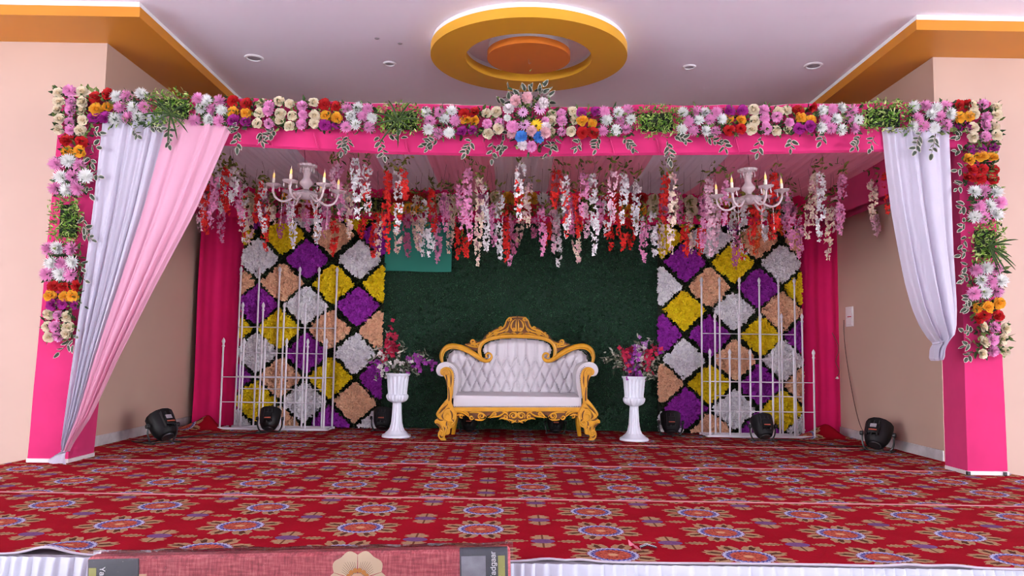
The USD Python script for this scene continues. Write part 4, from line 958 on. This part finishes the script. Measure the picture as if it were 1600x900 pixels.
cs = [smooth_path([(380, 190), (400, 160), (440, 132), (480, 120), (500, 95), (512, 62), (540, 48), (574, 44)], 40), smooth_path([(400, 172), (440, 150), (490, 135), (520, 110), (530, 80), (548, 62)], 30), smooth_path([(420, 182), (470, 160), (520, 150), (548, 160)], 24),
      smooth_path([(350, 205), (330, 215), (300, 222), (262, 222)], 20), smooth_path([(345, 240), (310, 240), (270, 232), (240, 222)], 20), smooth_path([(548, 130), (538, 100), (548, 75), (568, 60)], 20), smooth_path([(574, 140), (570, 100), (574, 60)], 16),
      smooth_path([(500, 140), (515, 128), (520, 112)], 10), smooth_path([(440, 160), (455, 140), (448, 125)], 12), smooth_path([(380, 172), (395, 160), (400, 145), (388, 150)], 14), smooth_path([(575, 165), (560, 150), (540, 148)], 10), smooth_path([(578, 168), (568, 158), (556, 168)], 10)]
cs += [np.array(scroll((290, 205), 17, 1.6, 0)), np.array(scroll((312, 232), 13, 1.4, 2)), np.array(scroll((440, 150), 14, 1.4, 1)), np.array(scroll((558, 126), 13, 1.5, 0)), np.array(scroll((470, 118), 12, 1.2, 3)), np.array(scroll((530, 60), 14, 1.2, 2)), np.array(scroll((385, 172), 12, 1.2, 4))]
for c_ in cs:
    for mm in (lambda q: q, mir): mb.add(bead(mm(list(map(tuple, c_))), BK, .0098, .003, -.050))
sofa.part('carved_scrolls', mb, M['sofa_gold'], smooth=60)
# seat
a_, b_ = sp([(160, 634)])[0], sp([(998, 562)])[0]
zs0, zs1 = a_[1], b_[1]
prof = [(0, zs0), (-.012, zs0 + .01), (-.018, (zs0 + zs1) / 2), (-.008, zs1 - .012), (.03, zs1), (.25, zs1 + .012), (BK - .06, zs1 + .004), (BK - .03, zs0)]
xs = np.linspace(a_[0], b_[0], 40)
P = np.array([[[x, SOY + .02 + y, z + (.006 * math.sin((x - a_[0]) / (b_[0] - a_[0]) * PI) if 0.0 < y else 0)] for x in xs] for y, z in prof])
sofa.part('seat_cushion', MB().add(grid(P)).add((np.vstack([P[:, 0], P[:, -1]]), np.array([[0, i, i + 1] for i in range(1, 7)] + [[8, 9 + i, 8 + i] for i in range(1, 7)]))), M['leather'], smooth=50)
nails = MB(); iv = trimesh.creation.icosphere(1, .0052)
def studs(path, back, dy, step=.017):
    q = np.array(sp(path, back)); d = np.r_[0, np.cumsum(np.linalg.norm(np.diff(q, axis=0), axis=1))]
    for s in np.arange(0, d[-1], step): nails.add((np.array(iv.vertices) * [1, .6, 1] + [np.interp(s, d, q[:, 0]), SOY + back + dy, np.interp(s, d, q[:, 1])], np.array(iv.faces)))
studs([(162, 629), (996, 629)], 0, -.002)
studs(list(map(tuple, smooth_path([(365, 218), (405, 196), (470, 188), (578, 183), (686, 188), (752, 196), (792, 218)], 60))), BK, -.066)
for mm in (lambda q: q, mir):
    studs(mm(list(map(tuple, smooth_path([(122, 322), (128, 285), (160, 258), (205, 254), (255, 276), (305, 308), (350, 336)], 40)))), BK, -.075)
    studs(mm([(163, 480), (172, 430), (158, 385), (135, 365)]), 0, -.012)
sofa.part('upholstery_nails', nails, M['button'], kind='stuff')
# arms
for mm in (lambda q: q, mir):
    ol = smooth_path([(52, 412), (50, 375), (70, 348), (110, 338), (150, 350), (182, 385), (193, 440), (186, 520), (168, 575)], 40)
    inn = [(150, 575), (152, 500), (140, 445), (115, 432), (80, 432), (60, 425)]
    ap = Polygon(sp(mm(list(map(tuple, ol)) + inn))).buffer(0).buffer(-.006).buffer(.006)
    sofa.part('arm', bevel_plate(ap, SOY + .0, SOY + BK - .02, .015), M['leather'], smooth=40, label='white rolled arm')
    gp = smooth_path([(78, 415), (76, 395), (96, 374), (130, 372), (154, 392), (165, 430), (162, 500), (152, 570), (150, 640)], 40)
    gq = smooth_path([(112, 645), (122, 570), (122, 510), (110, 450), (96, 428), (84, 422)], 24)
    gpoly = Polygon(sp(mm(list(map(tuple, gp)) + list(map(tuple, gq))))).buffer(0)
    af = sofa.part('arm_front', bevel_plate(gpoly, SOY - .03, SOY + .02, .010), M['sofa_gold'], smooth=30, label='gold scrolled arm front')
    mb = MB()
    for c_ in (scroll((114, 404), 26, 1.5, 2.0), list(map(tuple, smooth_path([(95, 385), (125, 378), (148, 398), (152, 430)], 16))), list(map(tuple, smooth_path([(110, 385), (132, 395), (140, 425), (138, 450)], 16))), list(map(tuple, smooth_path([(158, 440), (156, 520), (146, 600)], 16)))):
        mb.add(bead(mm(c_), 0, .0085, .003, -.034))
    sofa.part('arm_scroll', mb, M['sofa_gold'], parent=af, smooth=60)
    # cabriole leg with carved knee
    lo = smooth_path([(118, 580), (92, 610), (62, 650), (54, 690), (72, 708), (48, 712), (38, 728), (58, 748), (72, 778), (62, 800), (66, 830), (84, 848)], 46)
    li = smooth_path([(114, 848), (116, 812), (136, 806), (142, 772), (164, 758), (177, 715), (185, 680), (168, 640), (150, 590)], 36)
    lpoly = Polygon(sp(mm(list(map(tuple, lo)) + list(map(tuple, li))))).buffer(0)
    lg = sofa.part('leg', bevel_plate(lpoly, SOY - .045, SOY + .035, .012), M['sofa_gold'], smooth=30, label='carved gold front leg')
    mb = MB()
    for c_ in (scroll((150, 735), 20, 1.4, 1.2), scroll((84, 800), 15, 1.3, 3.4), scroll((128, 690), 34, .9, .5), list(map(tuple, smooth_path([(45, 722), (75, 735), (98, 770), (100, 810)], 18))), list(map(tuple, smooth_path([(60, 690), (75, 650), (110, 615), (135, 600)], 20))),
               list(map(tuple, smooth_path([(80, 695), (95, 660), (125, 635), (150, 630)], 20))), list(map(tuple, smooth_path([(165, 660), (178, 690), (168, 730), (150, 755)], 18))), list(map(tuple, smooth_path([(110, 720), (105, 690), (120, 665)], 14))), list(map(tuple, smooth_path([(120, 745), (112, 790), (100, 835)], 14)))):
        mb.add(bead(mm(c_), 0, .0095, .003, -.048))
    sofa.part('leg_carving', mb, M['sofa_gold'], parent=lg, smooth=60)
    mb = MB()
    for c_ in ([(70, 672), (98, 640), (128, 612)], [(100, 708), (90, 690), (100, 665)], [(142, 652), (155, 680), (150, 712)], [(88, 752), (108, 775), (106, 805)], [(130, 500), (134, 560), (128, 640)], [(58, 700), (80, 715), (100, 712)], [(48, 735), (66, 745), (84, 775)], [(122, 720), (118, 745), (128, 770)], [(86, 655), (112, 640), (140, 640)], [(74, 812), (84, 826), (98, 822)], [(150, 705), (162, 720), (158, 742)], [(98, 408), (112, 420), (120, 455), (124, 500)], [(140, 400), (146, 440), (142, 500)]):
        mb.add(bead(mm(list(map(tuple, smooth_path(c_, 12)))), 0, .0075, .003, -.046 if c_[0][1] > 520 else -.029))
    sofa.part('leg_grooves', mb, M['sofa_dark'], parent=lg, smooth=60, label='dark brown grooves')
    x_, z_ = sp(mm([(150, 700)]))[0]
    sofa.part('rear_leg', tube([[x_, SOY + BK, z_ + .08], [x_, SOY + BK + .01, .15], [x_ + (.02 if mm is mir else -.02), SOY + BK + .03, .004]], [.035, .028, .02], 8), M['sofa_gold'], smooth=True, label='plain rear leg')
    sofa.part('side_rail', box(x_ - .02, x_ + .02, SOY + .03, SOY + BK, zs0 - .09, zs0, .006), M['sofa_gold'])
# apron
ra = sp([(150, 634), (1007, 634), (1007, 660), (150, 660)])
ap = sofa.part('apron_rail', bevel_plate(ra, SOY - .02, SOY + .04, .008), M['sofa_gold'], smooth=30)
half = [(150, 655), (168, 690), (195, 706), (220, 694), (250, 690), (300, 716), (335, 712), (362, 708), (390, 690), (425, 690), (455, 700), (490, 716), (525, 722), (540, 736), (578, 737)]
ppoly = Polygon(sp(half + mir(half)[::-1][1:])).buffer(0).buffer(-.006)
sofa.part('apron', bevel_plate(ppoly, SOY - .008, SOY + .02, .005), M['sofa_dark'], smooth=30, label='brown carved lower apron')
mb = MB()
cs = [scroll((345, 690), 24, 1.6, 1.0), scroll((552, 688), 24, 1.5, 2.5), scroll((500, 700), 16, 1.3, 4), scroll((280, 700), 15, 1.2, 0), scroll((430, 678), 13, 1.3, 2), scroll((215, 690), 14, 1.1, 1)]
for pp in ([(165, 670), (195, 662), (225, 668), (250, 685), (275, 705)], [(180, 690), (205, 680), (235, 690)], [(265, 668), (300, 665), (330, 668), (362, 680), (378, 700)], [(385, 700), (405, 690), (420, 672), (455, 664)], [(400, 704), (430, 695), (460, 690), (490, 672), (520, 664)], [(460, 712), (485, 705), (510, 712), (530, 730)], [(520, 712), (550, 722), (575, 732)], [(565, 664), (575, 680), (572, 700)], [(230, 664), (255, 672), (262, 690)], [(300, 712), (320, 716), (350, 716), (372, 706)], [(480, 664), (505, 670), (520, 690)], [(540, 735), (560, 725), (574, 715)]):
    cs.append(list(map(tuple, smooth_path(pp, 18))))
for c_ in cs:
    for mm in (lambda q: q, mir): mb.add(bead(mm(c_), 0, .0095, .003, -.014))
sofa.part('apron_scrolls', mb, M['sofa_gold'], smooth=60)

# ------------------------------------------------------------------ urns with flowers
def urn(px, py, label, blabel, items):
    b = PZ(px, py, 0); b[1] = 7.86; s = .148 / .1  # metres per unit
    h = PY(px, 583 + (px - 618) * .013, 7.86)[2]
    prof = [(.148, 0), (.150, .012), (.146, .028), (.118, .042), (.108, .055), (.085, .075), (.070, .105), (.058, .16), (.052, .24), (.047, .33), (.045, .352), (.050, .36), (.075, .368), (.100, .385), (.114, .41), (.117, .432), (.110, .445), (.101, .45), (.100, .47), (.106, .53), (.112, .60), (.118, .64), (.128, .655), (.128, .668), (.118, .668), (.100, .62), (.001, .60)]
    k = h / .668
    t = Thing('urn', label, 'flower urn', (b[0], b[1], 0), 'white pedestal urns beside the sofa')
    def fl(q, a):
        c = abs(math.cos(7 * a)) if 17 <= q <= 21 else abs(math.cos(8 * a))
        return 1 - .15 * (1 - c) if 17 <= q <= 20 else (1 - .11 * (1 - c) if 12 <= q <= 15 else (1 - .12 * (1 - abs(math.cos(6 * a))) if 5 <= q <= 9 else 1))
    pr = [(r * .98, z * k) for r, z in prof]
    def seg(i, j, nm): t.part(nm, lathe(pr[i:j + 1], 112, (b[0], b[1], 0), lambda q, a: fl(q + i, a)), M['urn'], smooth=40)
    seg(0, 5, 'foot'); seg(5, 11, 'stem'); seg(11, 17, 'lower_bowl'); seg(17, 21, 'fluted_cup'); seg(21, 26, 'rim')
    t2 = Thing('flower_bouquet', blabel, 'bouquet', (b[0], b[1], h * .95), 'bouquets in the white urns')
    c = np.array([b[0], b[1], h])
    for kind, x, y, sx, sy, n, col in items:
        w = PY(x, y, 7.86 - .03); q = sx * 7.86 / 1200
        if kind == 'f':
            ps = w + np.stack([R.normal(0, q * 1.25, n), R.normal(0, .035, n), R.normal(0, sy * 1.2 * 7.86 / 1200, n)], 1)
            Ms = bases(facing(n, .6), R.uniform(0, 6, n)) * R.uniform(.9, 1.4, n)[:, None, None]
            C = np.clip(np.array(col) * R.uniform(.75, 1.2, (n, 1)), 0, .95)
            mb = []
            t2.part('blossom_spray', place(FLO, Ms, ps, C), M['petal'], kind='stuff', label={0: None}.get(0) or ('crimson blossom spray' if col[0] > .4 and col[1] < .1 else 'white orchid spray' if col[1] > .5 else 'purple blossom spray'))
        else:
            d = w - c; s_ = np.linspace(0, 1, 8)[:, None]; ax = c + d * s_ + np.array([0, 0, .06]) * np.sin(s_ * PI)
            t2.part('leaf_stem', tube(ax, .003, 5), M['stick'])
            ps = np.vstack([ax[3:] for _ in range(max(1, n // 5))]) + R.normal(0, .022, (5 * max(1, n // 5), 3))
            filler(t2, ps, .055, 'stem_leaves', [(.16, .19, .13), (.34, .36, .28), (.58, .57, .48), (.08, .11, .06)], .9, .38, 3)
    ps = c + np.stack([R.normal(0, .06, 60), R.normal(0, .05, 60), R.uniform(-.02, .08, 60)], 1)
    filler(t2, ps, .055, 'filler_leaves', [(.10, .14, .09), (.22, .25, .17), (.06, .09, .05)], .9, .4, 3)
CR, PU, WO = (.52, .02, .075), (.34, .05, .36), (.72, .68, .66)
urn(618, 684, 'white fluted pedestal urn left of the sofa', 'bouquet with a crimson spike and white orchids in the left urn',
    [('f', 612, 542, 5.5, 9, 48, CR), ('f', 608, 525, 3, 6, 14, CR), ('f', 655, 566, 8, 5, 34, PU), ('f', 608, 562, 7, 7, 22, WO), ('f', 598, 576, 5, 6, 14, WO), ('f', 622, 570, 8, 6, 14, WO), ('f', 591, 570, 6, 5, 12, PU),
     ('l', 582, 562, 0, 0, 25, 0), ('l', 592, 540, 0, 0, 20, 0), ('l', 605, 520, 0, 0, 15, 0), ('l', 630, 540, 0, 0, 25, 0), ('l', 668, 560, 0, 0, 30, 0), ('l', 650, 580, 0, 0, 25, 0), ('l', 588, 585, 0, 0, 20, 0), ('l', 664, 550, 0, 0, 15, 0), ('l', 640, 575, 0, 0, 25, 0)])
urn(990, 688, 'white fluted pedestal urn right of the sofa', 'bouquet with crimson and purple sprays and pale buds in the right urn',
    [('f', 982, 564, 4, 8, 30, CR), ('f', 973, 553, 5, 4, 18, CR), ('f', 1013, 560, 4, 8, 34, CR), ('f', 1020, 549, 4, 5, 12, CR), ('f', 989, 570, 4, 8, 26, PU), ('f', 996, 584, 7, 6, 36, PU), ('f', 1000, 548, 4, 8, 14, WO), ('f', 1004, 540, 4, 5, 10, (.45, .2, .5)),
     ('l', 945, 560, 0, 0, 30, 0), ('l', 955, 552, 0, 0, 30, 0), ('l', 958, 575, 0, 0, 25, 0), ('l', 1024, 575, 0, 0, 35, 0), ('l', 1022, 590, 0, 0, 30, 0), ('l', 1025, 545, 0, 0, 25, 0), ('l', 1013, 532, 0, 0, 20, 0), ('l', 1002, 530, 0, 0, 15, 0), ('l', 1028, 560, 0, 0, 20, 0), ('l', 1015, 585, 0, 0, 30, 0)])

# ------------------------------------------------------------------ stepped white iron fences
def fence(label, tiers, base_px):
    (bx0, bx1, by) = base_px
    a, b = PZ(bx0, by, 0), PZ(bx1, by, 0); Y0 = (a[1] + b[1]) / 2
    t = Thing('iron_fence', label, 'decorative fence', ((a[0] + b[0]) / 2, Y0, 0), 'stepped white iron fences in front of the flower walls')
    xs_all = []
    for ti, (dy, tops, y_top, rails) in enumerate(tiers):
        Y = Y0 + dy; rx = []
        for i, px in enumerate(tops):
            w = PY(px, y_top + (px - 800) * .008, Y); x, zt = w[0], w[2]; rx.append(x)
            pk = t.part('picket', tube([[x, Y, .018], [x, Y, zt - .10]], .0105, 10), M['iron'], smooth=40)
            t.part('finial', lathe([(.0105, zt - .10), (.016, zt - .096), (.016, zt - .085), (.011, zt - .08), (.012, zt - .06), (.0195, zt - .045), (.017, zt - .028), (.008, zt - .01), (.001, zt)], 12, (x, Y, 0)), M['iron'], parent=pk, smooth=40)
        for ry in rails:
            z = PY((tops[0] + tops[-1]) / 2, ry, Y)[2]
            t.part('rail', tube([[rx[0], Y - .012, z], [rx[-1], Y - .012, z]], .0055, 8), M['iron'], smooth=40)
        t.part('base_bar', box(rx[0] - .03, rx[-1] + .03, Y - .015, Y + .015, .006, .03, .003), M['iron'])
        xs_all.append((rx[0], rx[-1], Y))
    x0, x1 = min(q[0] for q in xs_all), max(q[1] for q in xs_all)
    for x in (x0, (x0 + x1) / 2, x1):
        t.part('foot_bar', box(x - .012, x + .012, Y0, Y0 + tiers[0][0], .006, .026, .003), M['iron'])
fence('stepped white iron picket fence before the left flower wall', [(.24, [377, 406, 437.6, 469, 499, 527], 419, [512, 589]), (.12, [379.7, 411.7, 444.6, 477.8, 508.8], 475, [552, 608]), (0, [349.6, 381.6, 414.8, 448.4, 481.3, 510.4], 531, [590, 629])], (341, 510, 673))
fence('stepped white iron picket fence before the right flower wall', [(.24, [1096, 1124, 1155, 1186, 1216, 1241], 430, [522, 597]), (.12, [1117, 1154, 1188, 1221, 1253], 486, [561, 619]), (0, [1109, 1140, 1172, 1207, 1240, 1271], 542, [597, 643])], (1112, 1280, 685))

# ------------------------------------------------------------------ stage lights
def par_light(px, py, Y, rz, tilt, label, size=.24, back_label=False, bright=True):
    b = PZ(px, py, 0); k = size / .24; x, y = b[0], (Y or b[1]); b = np.array([PY(px, py, y)[0], y, 0.0])
    t = Thing('par_light', label, 'stage light', b, 'black stage lights on the carpet')
    c, s = math.cos(rz), math.sin(rz); Rz = np.array([[c, -s, 0], [s, c, 0], [0, 0, 1]])
    c, s = math.cos(tilt), math.sin(tilt); Rx = np.array([[1, 0, 0], [0, c, -s], [0, s, c]])
    hub = np.array([0, 0, .145 * k])
    def head(m):                                      # local: beam along +z, label side towards -y
        v, f, tt = vft(m); return ((v * k) @ Rx.T + hub) @ Rz.T + b, f, tt
    def base(m):
        v, f, tt = vft(m); return (v * k) @ Rz.T + b, f, tt
    hx = lambda r, z: (r, z)
    can = [(.001, -.115), (.055, -.115), (.072, -.105), (.092, -.06), (.102, -.02), (.108, .06), (.108, .09), (.100, .092), (.098, .075), (.001, .072)]
    h = t.part('housing', head(lathe(can, 28, flute=lambda q, a: 1 + .012 * math.cos(14 * a) * (1 < q < 7))), M['black'], smooth=35)
    t.part('rear_cap', head(lathe([(.001, -.122), (.045, -.122), (.05, -.112)], 20)), M['black_metal'], parent=h, smooth=35)
    t.part('lens', head(lathe([(.001, .078), (.098, .078)], 28)), M['lens'], parent=h)
    for i in range(3):
        mb = box(-.05 + .04 * i - .004, -.05 + .04 * i + .004, -.112, -.09, -.09, .06, .002); t.part('cooling_fin', head(mb), M['black_metal'], parent=h)
    t.part('control_box', head(box(-.042, .042, -.118, -.06, -.07, .02, .006)), M['black'], parent=h, smooth=30)
    t.part('display', head(box(-.034, .030, -.121, -.117, -.052, -.040, .0005)), M['sticker_orange'], parent=h, label='orange lettered strip')
    if back_label:
        t.part('sticker', head(box(-.03, .02, -.121, -.117, -.02, .015, .0005)), M['sticker_grey'], parent=h, label='pale grey sticker')
    for sx in (-1, 1):
        t.part('bracket', base(tube(smooth_path([(sx * .118, 0, .145), (sx * .124, 0, .08), (sx * .10, .0, .022), (sx * .06, -.03 * sx, .008)], 12), .008, 6)), M['black_metal'], smooth=40)
        t.part('bracket_foot', base(box(sx * .11 - .012, sx * .11 + .012, -.075, .075, .006, .016, .003)), M['black_metal'])
        v, f = lathe([(.001, -.012), (.018, -.012), (.02, 0), (.018, .012), (.001, .012)], 12); t.part('knob', base((np.stack([v[:, 2] + sx * .128, v[:, 1], v[:, 0] + .145], 1), f)), M['black_metal'], smooth=40)
    mb = box(-.11, .11, -.012, .012, .006, .014, .002); t.part('cross_bar', base(mb), M['black_metal'])
W_ = 'black stage light on the carpet'
par_light(421, 676, None, .1, -.55, 'black stage light in front of the left iron fence', .24)
par_light(598, 668, 8.38, 0, -.5, 'black stage light behind the left urn', .235)
par_light(733, 672, 8.36, 0, -.45, 'black stage light under the left half of the sofa', .21)
par_light(868, 674, 8.36, 0, -.45, 'black stage light under the right half of the sofa', .21)
par_light(1048, 681, None, -.1, -.5, 'black stage light between the right urn and the right iron fence', .24)
par_light(1192, 689, 7.98, .05, -.6, 'black stage light in front of the right iron fence', .25)
par_light(253, 693, None, .95, -.75, 'black stage light tilted up at the left wall, its white fittings showing', .27, True)
par_light(1372, 706, None, -.75, -.75, 'black stage light with a pale sticker tilted up at the right wall', .27, True)
def cable(label, pts, r=.006, mat='cable', name='cable'):
    w = smooth_path([PZ(x, y, 0) + [0, 0, r + .005] for x, y in pts], 60)
    solo(name, tube(w, r, 6), M[mat], label, 'cable', smooth=True)
cable('black cable lying from the left tilted stage light to the left iron fence', [(206, 691), (225, 693), (258, 688), (290, 685), (330, 680), (380, 679), (415, 677)])
cable('black cable lying from the right iron fence to the right tilted stage light', [(1198, 689), (1240, 690), (1290, 697), (1335, 699), (1360, 700), (1380, 705)])
cable('thin black cable between the right urn and the fence light', [(1050, 684), (1085, 682), (1120, 683), (1150, 679), (1180, 684)], .005)
# wall switch plate and its wire
p = PZ(1475, 722, 0)
def PXr(px, py): d = ray(px, py); return EYE + d * (XR / d[0])
q0, q1 = PXr(1322.5, 480), PXr(1334.5, 510)
t = Thing('switch_plate', 'white switch and socket plate on the right wall', 'switch plate', (XR, (q0[1] + q1[1]) / 2, q1[2]))
ya, yb, za, zb = q1[1], q0[1], q1[2], q0[2]
t.part('plate', box(XR - .012, XR, ya, yb, za, zb, .004), M['socket'])
h = zb - za
t.part('socket', box(XR - .018, XR - .011, ya + .02, yb - .02, za + h * .58, zb - h * .08, .003), M['socket']); t.part('socket', box(XR - .018, XR - .011, ya + .02, yb - .02, za + h * .08, za + h * .42, .003), M['socket'])
t.part('red_mark', box(XR - .015, XR - .011, ya + .04, yb - .05, za + h * .47, za + h * .52), M['red_dot'], label='red printed mark')
wp = [PXr(1323, 500) - [.03, 0, 0], PXr(1323, 520) - [.03, 0, 0], PXr(1327, 560) - [.03, 0, 0], PXr(1336, 610) - [.035, 0, 0], PXr(1346, 640) - [.06, 0, 0], PY(1358, 664, 7.40)]
solo('hanging_wire', tube(smooth_path(wp, 60), .004, 5), M['wire'], 'thin wire hanging from the wall switch plate to the right stage light', 'wire', smooth=True)
w = [PY(1300, 520, 8.58), PY(1307, 533, 8.56), PY(1310, 550, 8.56), PY(1306, 565, 8.56), PY(1311, 578, 8.56), PY(1308, 588, 8.56)]
t = Thing('bead_string', 'short string with a small bead on the edge of the right pink curtain', 'string', w[0])
t.part('string', tube(smooth_path(w, 40), .004, 5), M['wire']); e = w[-1]
t.part('bead', lathe([(.001, -.03), (.02, -.028), (.012, -.008), (.001, .0)], 12, e), M['socket'], smooth=True)

# ------------------------------------------------------------------ foreground package and litter
YK = 3.20
tl, tr = PY(135, 869, YK), PY(797, 855, YK)
ux = (tr - tl) / np.linalg.norm(tr - tl); Lb = np.linalg.norm(tr - tl); uz = np.array([-ux[2], 0, ux[0]])
def BK_(m):                                          # package frame: x along, y to the back, z up from its top edge
    v, f, tt = vft(m); return tl + v[:, 0:1] * ux + v[:, 1:2] * np.array([0, 1.0, 0]) + v[:, 2:3] * uz, f, tt
hb = -(ZH - tl[2]) - .0
t = Thing('packaged_bedding', 'coral patterned folded cloth in clear plastic with dark end cards, leaning at the stage front', 'packaged cloth', (tl + tr) / 2 + [0, 0, -hb])
t.part('folded_cloth', BK_(box(.0, Lb, 0, .07, -hb + .05, -.006, .012)), M['weave'], smooth=30)
xl, xr = .215, (718 - 135) / (797 - 135) * Lb
t.part('end_card', BK_(box(.01, xl, -.008, -.001, -hb + .06, -.012, .002)), M['card'], label='dark grey card at the left end')
cd = t.part('end_card', BK_(box(xr, Lb - .01, -.008, -.001, -hb + .06, .004, .002)), M['card'], label='dark grey card at the right end')
t.part('card_picture', BK_(box(xr + .006, Lb - .10, -.0095, -.008, -.20, -.03)), M['card_edge'], parent=cd, label='grey printed picture')
def lettering(txt, h, x, z, turn, mat, depth=.0012):
    m = meshkit.text_mesh(txt, h, depth, True); v = np.array(m.vertices); v = v[:, [0, 1, 2]]
    # text x -> along turn (up or down), text y -> left or right
    if turn > 0: w = np.stack([x - v[:, 1], -.0115 - v[:, 2] * 1.0, z + v[:, 0]], 1)
    else: w = np.stack([x + v[:, 1], -.0115 - v[:, 2] * 1.0, z - v[:, 0]], 1)
    return BK_((w, np.array(m.faces)))
wt = meshkit.text_mesh('Yadgaar', .0208, .001, True).bounds[1][0]
t.part('lettering', lettering('Yadgaar', .0208, Lb - .060, -.012 - wt, 1, None), M['ink_white'], parent=cd, label='white word Yadgaar reading upwards')
t.part('lime_label', BK_(box(Lb - .050, Lb - .022, -.0105, -.008, -.22, -.030)), M['lime'], parent=cd, label='lime printed strip')
cdl = t.path + '/end_card'
t.part('lime_label', BK_(box(.016, .046, -.0105, -.008, -.20, -.045)), M['lime'], parent=cdl, label='lime printed strip')
t.part('lettering', lettering('Yadgaar', .0208, .062, -.040, -1, None), M['ink_white'], parent=cdl, label='white word Yadgaar reading downwards')
t.part('peach_strip', BK_(box(xl, xl + .03, -.003, .0, -.4, -.075)), M['peach_print'])
# big printed flower on the cloth
fc = (558 - 135) / (797 - 135) * Lb; fz = -.118; sc = .118
ft = None
for k in range(5):
    a = PI / 2 + .62 + k * 2 * PI / 5
    pp = []
    for s in np.linspace(-1, 1, 15):
        b = s * .62; r = sc * (1.0 - .10 * abs(s) ** 3 - .04 * math.cos(s * 6)); pp.append((fc + r * math.cos(a + b), fz + r * math.sin(a + b)))
    pp += [(fc + sc * .18 * math.cos(a + .5), fz + sc * .18 * math.sin(a + .5)), (fc + sc * .18 * math.cos(a - .5), fz + sc * .18 * math.sin(a - .5))]
    v, f, _ = vft(plate(Polygon(pp).buffer(0), -.0022, -.0005)); fp = t.part('printed_petal', BK_((v, f)), simple('cream_print_%d' % k, (.72, .55, .34), .5), label='cream printed petal')
    mb = MB()
    for s in np.linspace(-.5, .5, 9):
        r1 = sc * (.75 - .25 * abs(s) + .1 * (int(s * 16) % 2)); mb.add(tube([(fc + sc * .25 * math.cos(a + s), -.0024, fz + sc * .25 * math.sin(a + s)), (fc + r1 * math.cos(a + s * .9), -.0024, fz + r1 * math.sin(a + s * .9))], [.0012, .0004], 4))
    v, f, _ = vft(mb); t.part('petal_veins', BK_((v, f)), M['brown_ink'], parent=fp)
mb = MB()
for k in range(14): mb.add(lathe([(.001, .002), (.009, .001), (.010, 0)], 10))
seg = MB()
for k in range(14):
    a = k * 2 * PI / 14; v, f, _ = vft(plate(Point(fc + sc * .34 * math.cos(a), fz + sc * .34 * math.sin(a)).buffer(.0095), -.0034, -.002)); seg.add((v, f))
v, f, _ = vft(seg); t.part('stamen_dots', BK_((v, f)), M['gold_trim'], label='ring of golden dots')
v, f, _ = vft(plate(Point(fc, fz).buffer(sc * .24), -.003, -.002)); t.part('flower_centre', BK_((v, f)), M['peach_print'])
nx_ = 60; film = []
for u in np.linspace(-.012, Lb + .012, nx_):
    film.append([[u, y + .0025 * math.sin(u * 37 + j * 2) - .004, z + .002 * math.sin(u * 23)] for j, (y, z) in enumerate(((.078, -.05), (.076, .004), (.03, .009), (-.008, .007), (-.016, -.012), (-.017, -.08), (-.016, -.2), (-.016, -hb + .02)))])
v, f = grid(np.array(film)); t.part('plastic_wrap', BK_((v, f)), M['film'], smooth=True)
# small hair clip left on the carpet
c = PZ(1000, 859, 0)
t = Thing('hair_clip', 'small silver hair clip with a scrap of pink ribbon lying near the stage edge', 'hair clip', c)
g = []
for s in np.linspace(0, 1, 10): g.append([PZ(982 + 20 * s, 852 + 9 * math.sin(s * 1.7), 0) + [0, q, .012 + .012 * math.sin(s * 5 + q * 60)] for q in (-.018, 0, .018)])
t.part('ribbon', grid(np.array(g)), M['pink_ribbon'], smooth=True)
for k in range(4): t.part('clip_prong', tube([c + [.0, -.012 + .008 * k, .012], c + [.03, -.014 + .009 * k, .024], c + [.075, -.01 + .006 * k, .012]], .003, 6), M['chrome' if k % 2 else 'black_metal'])
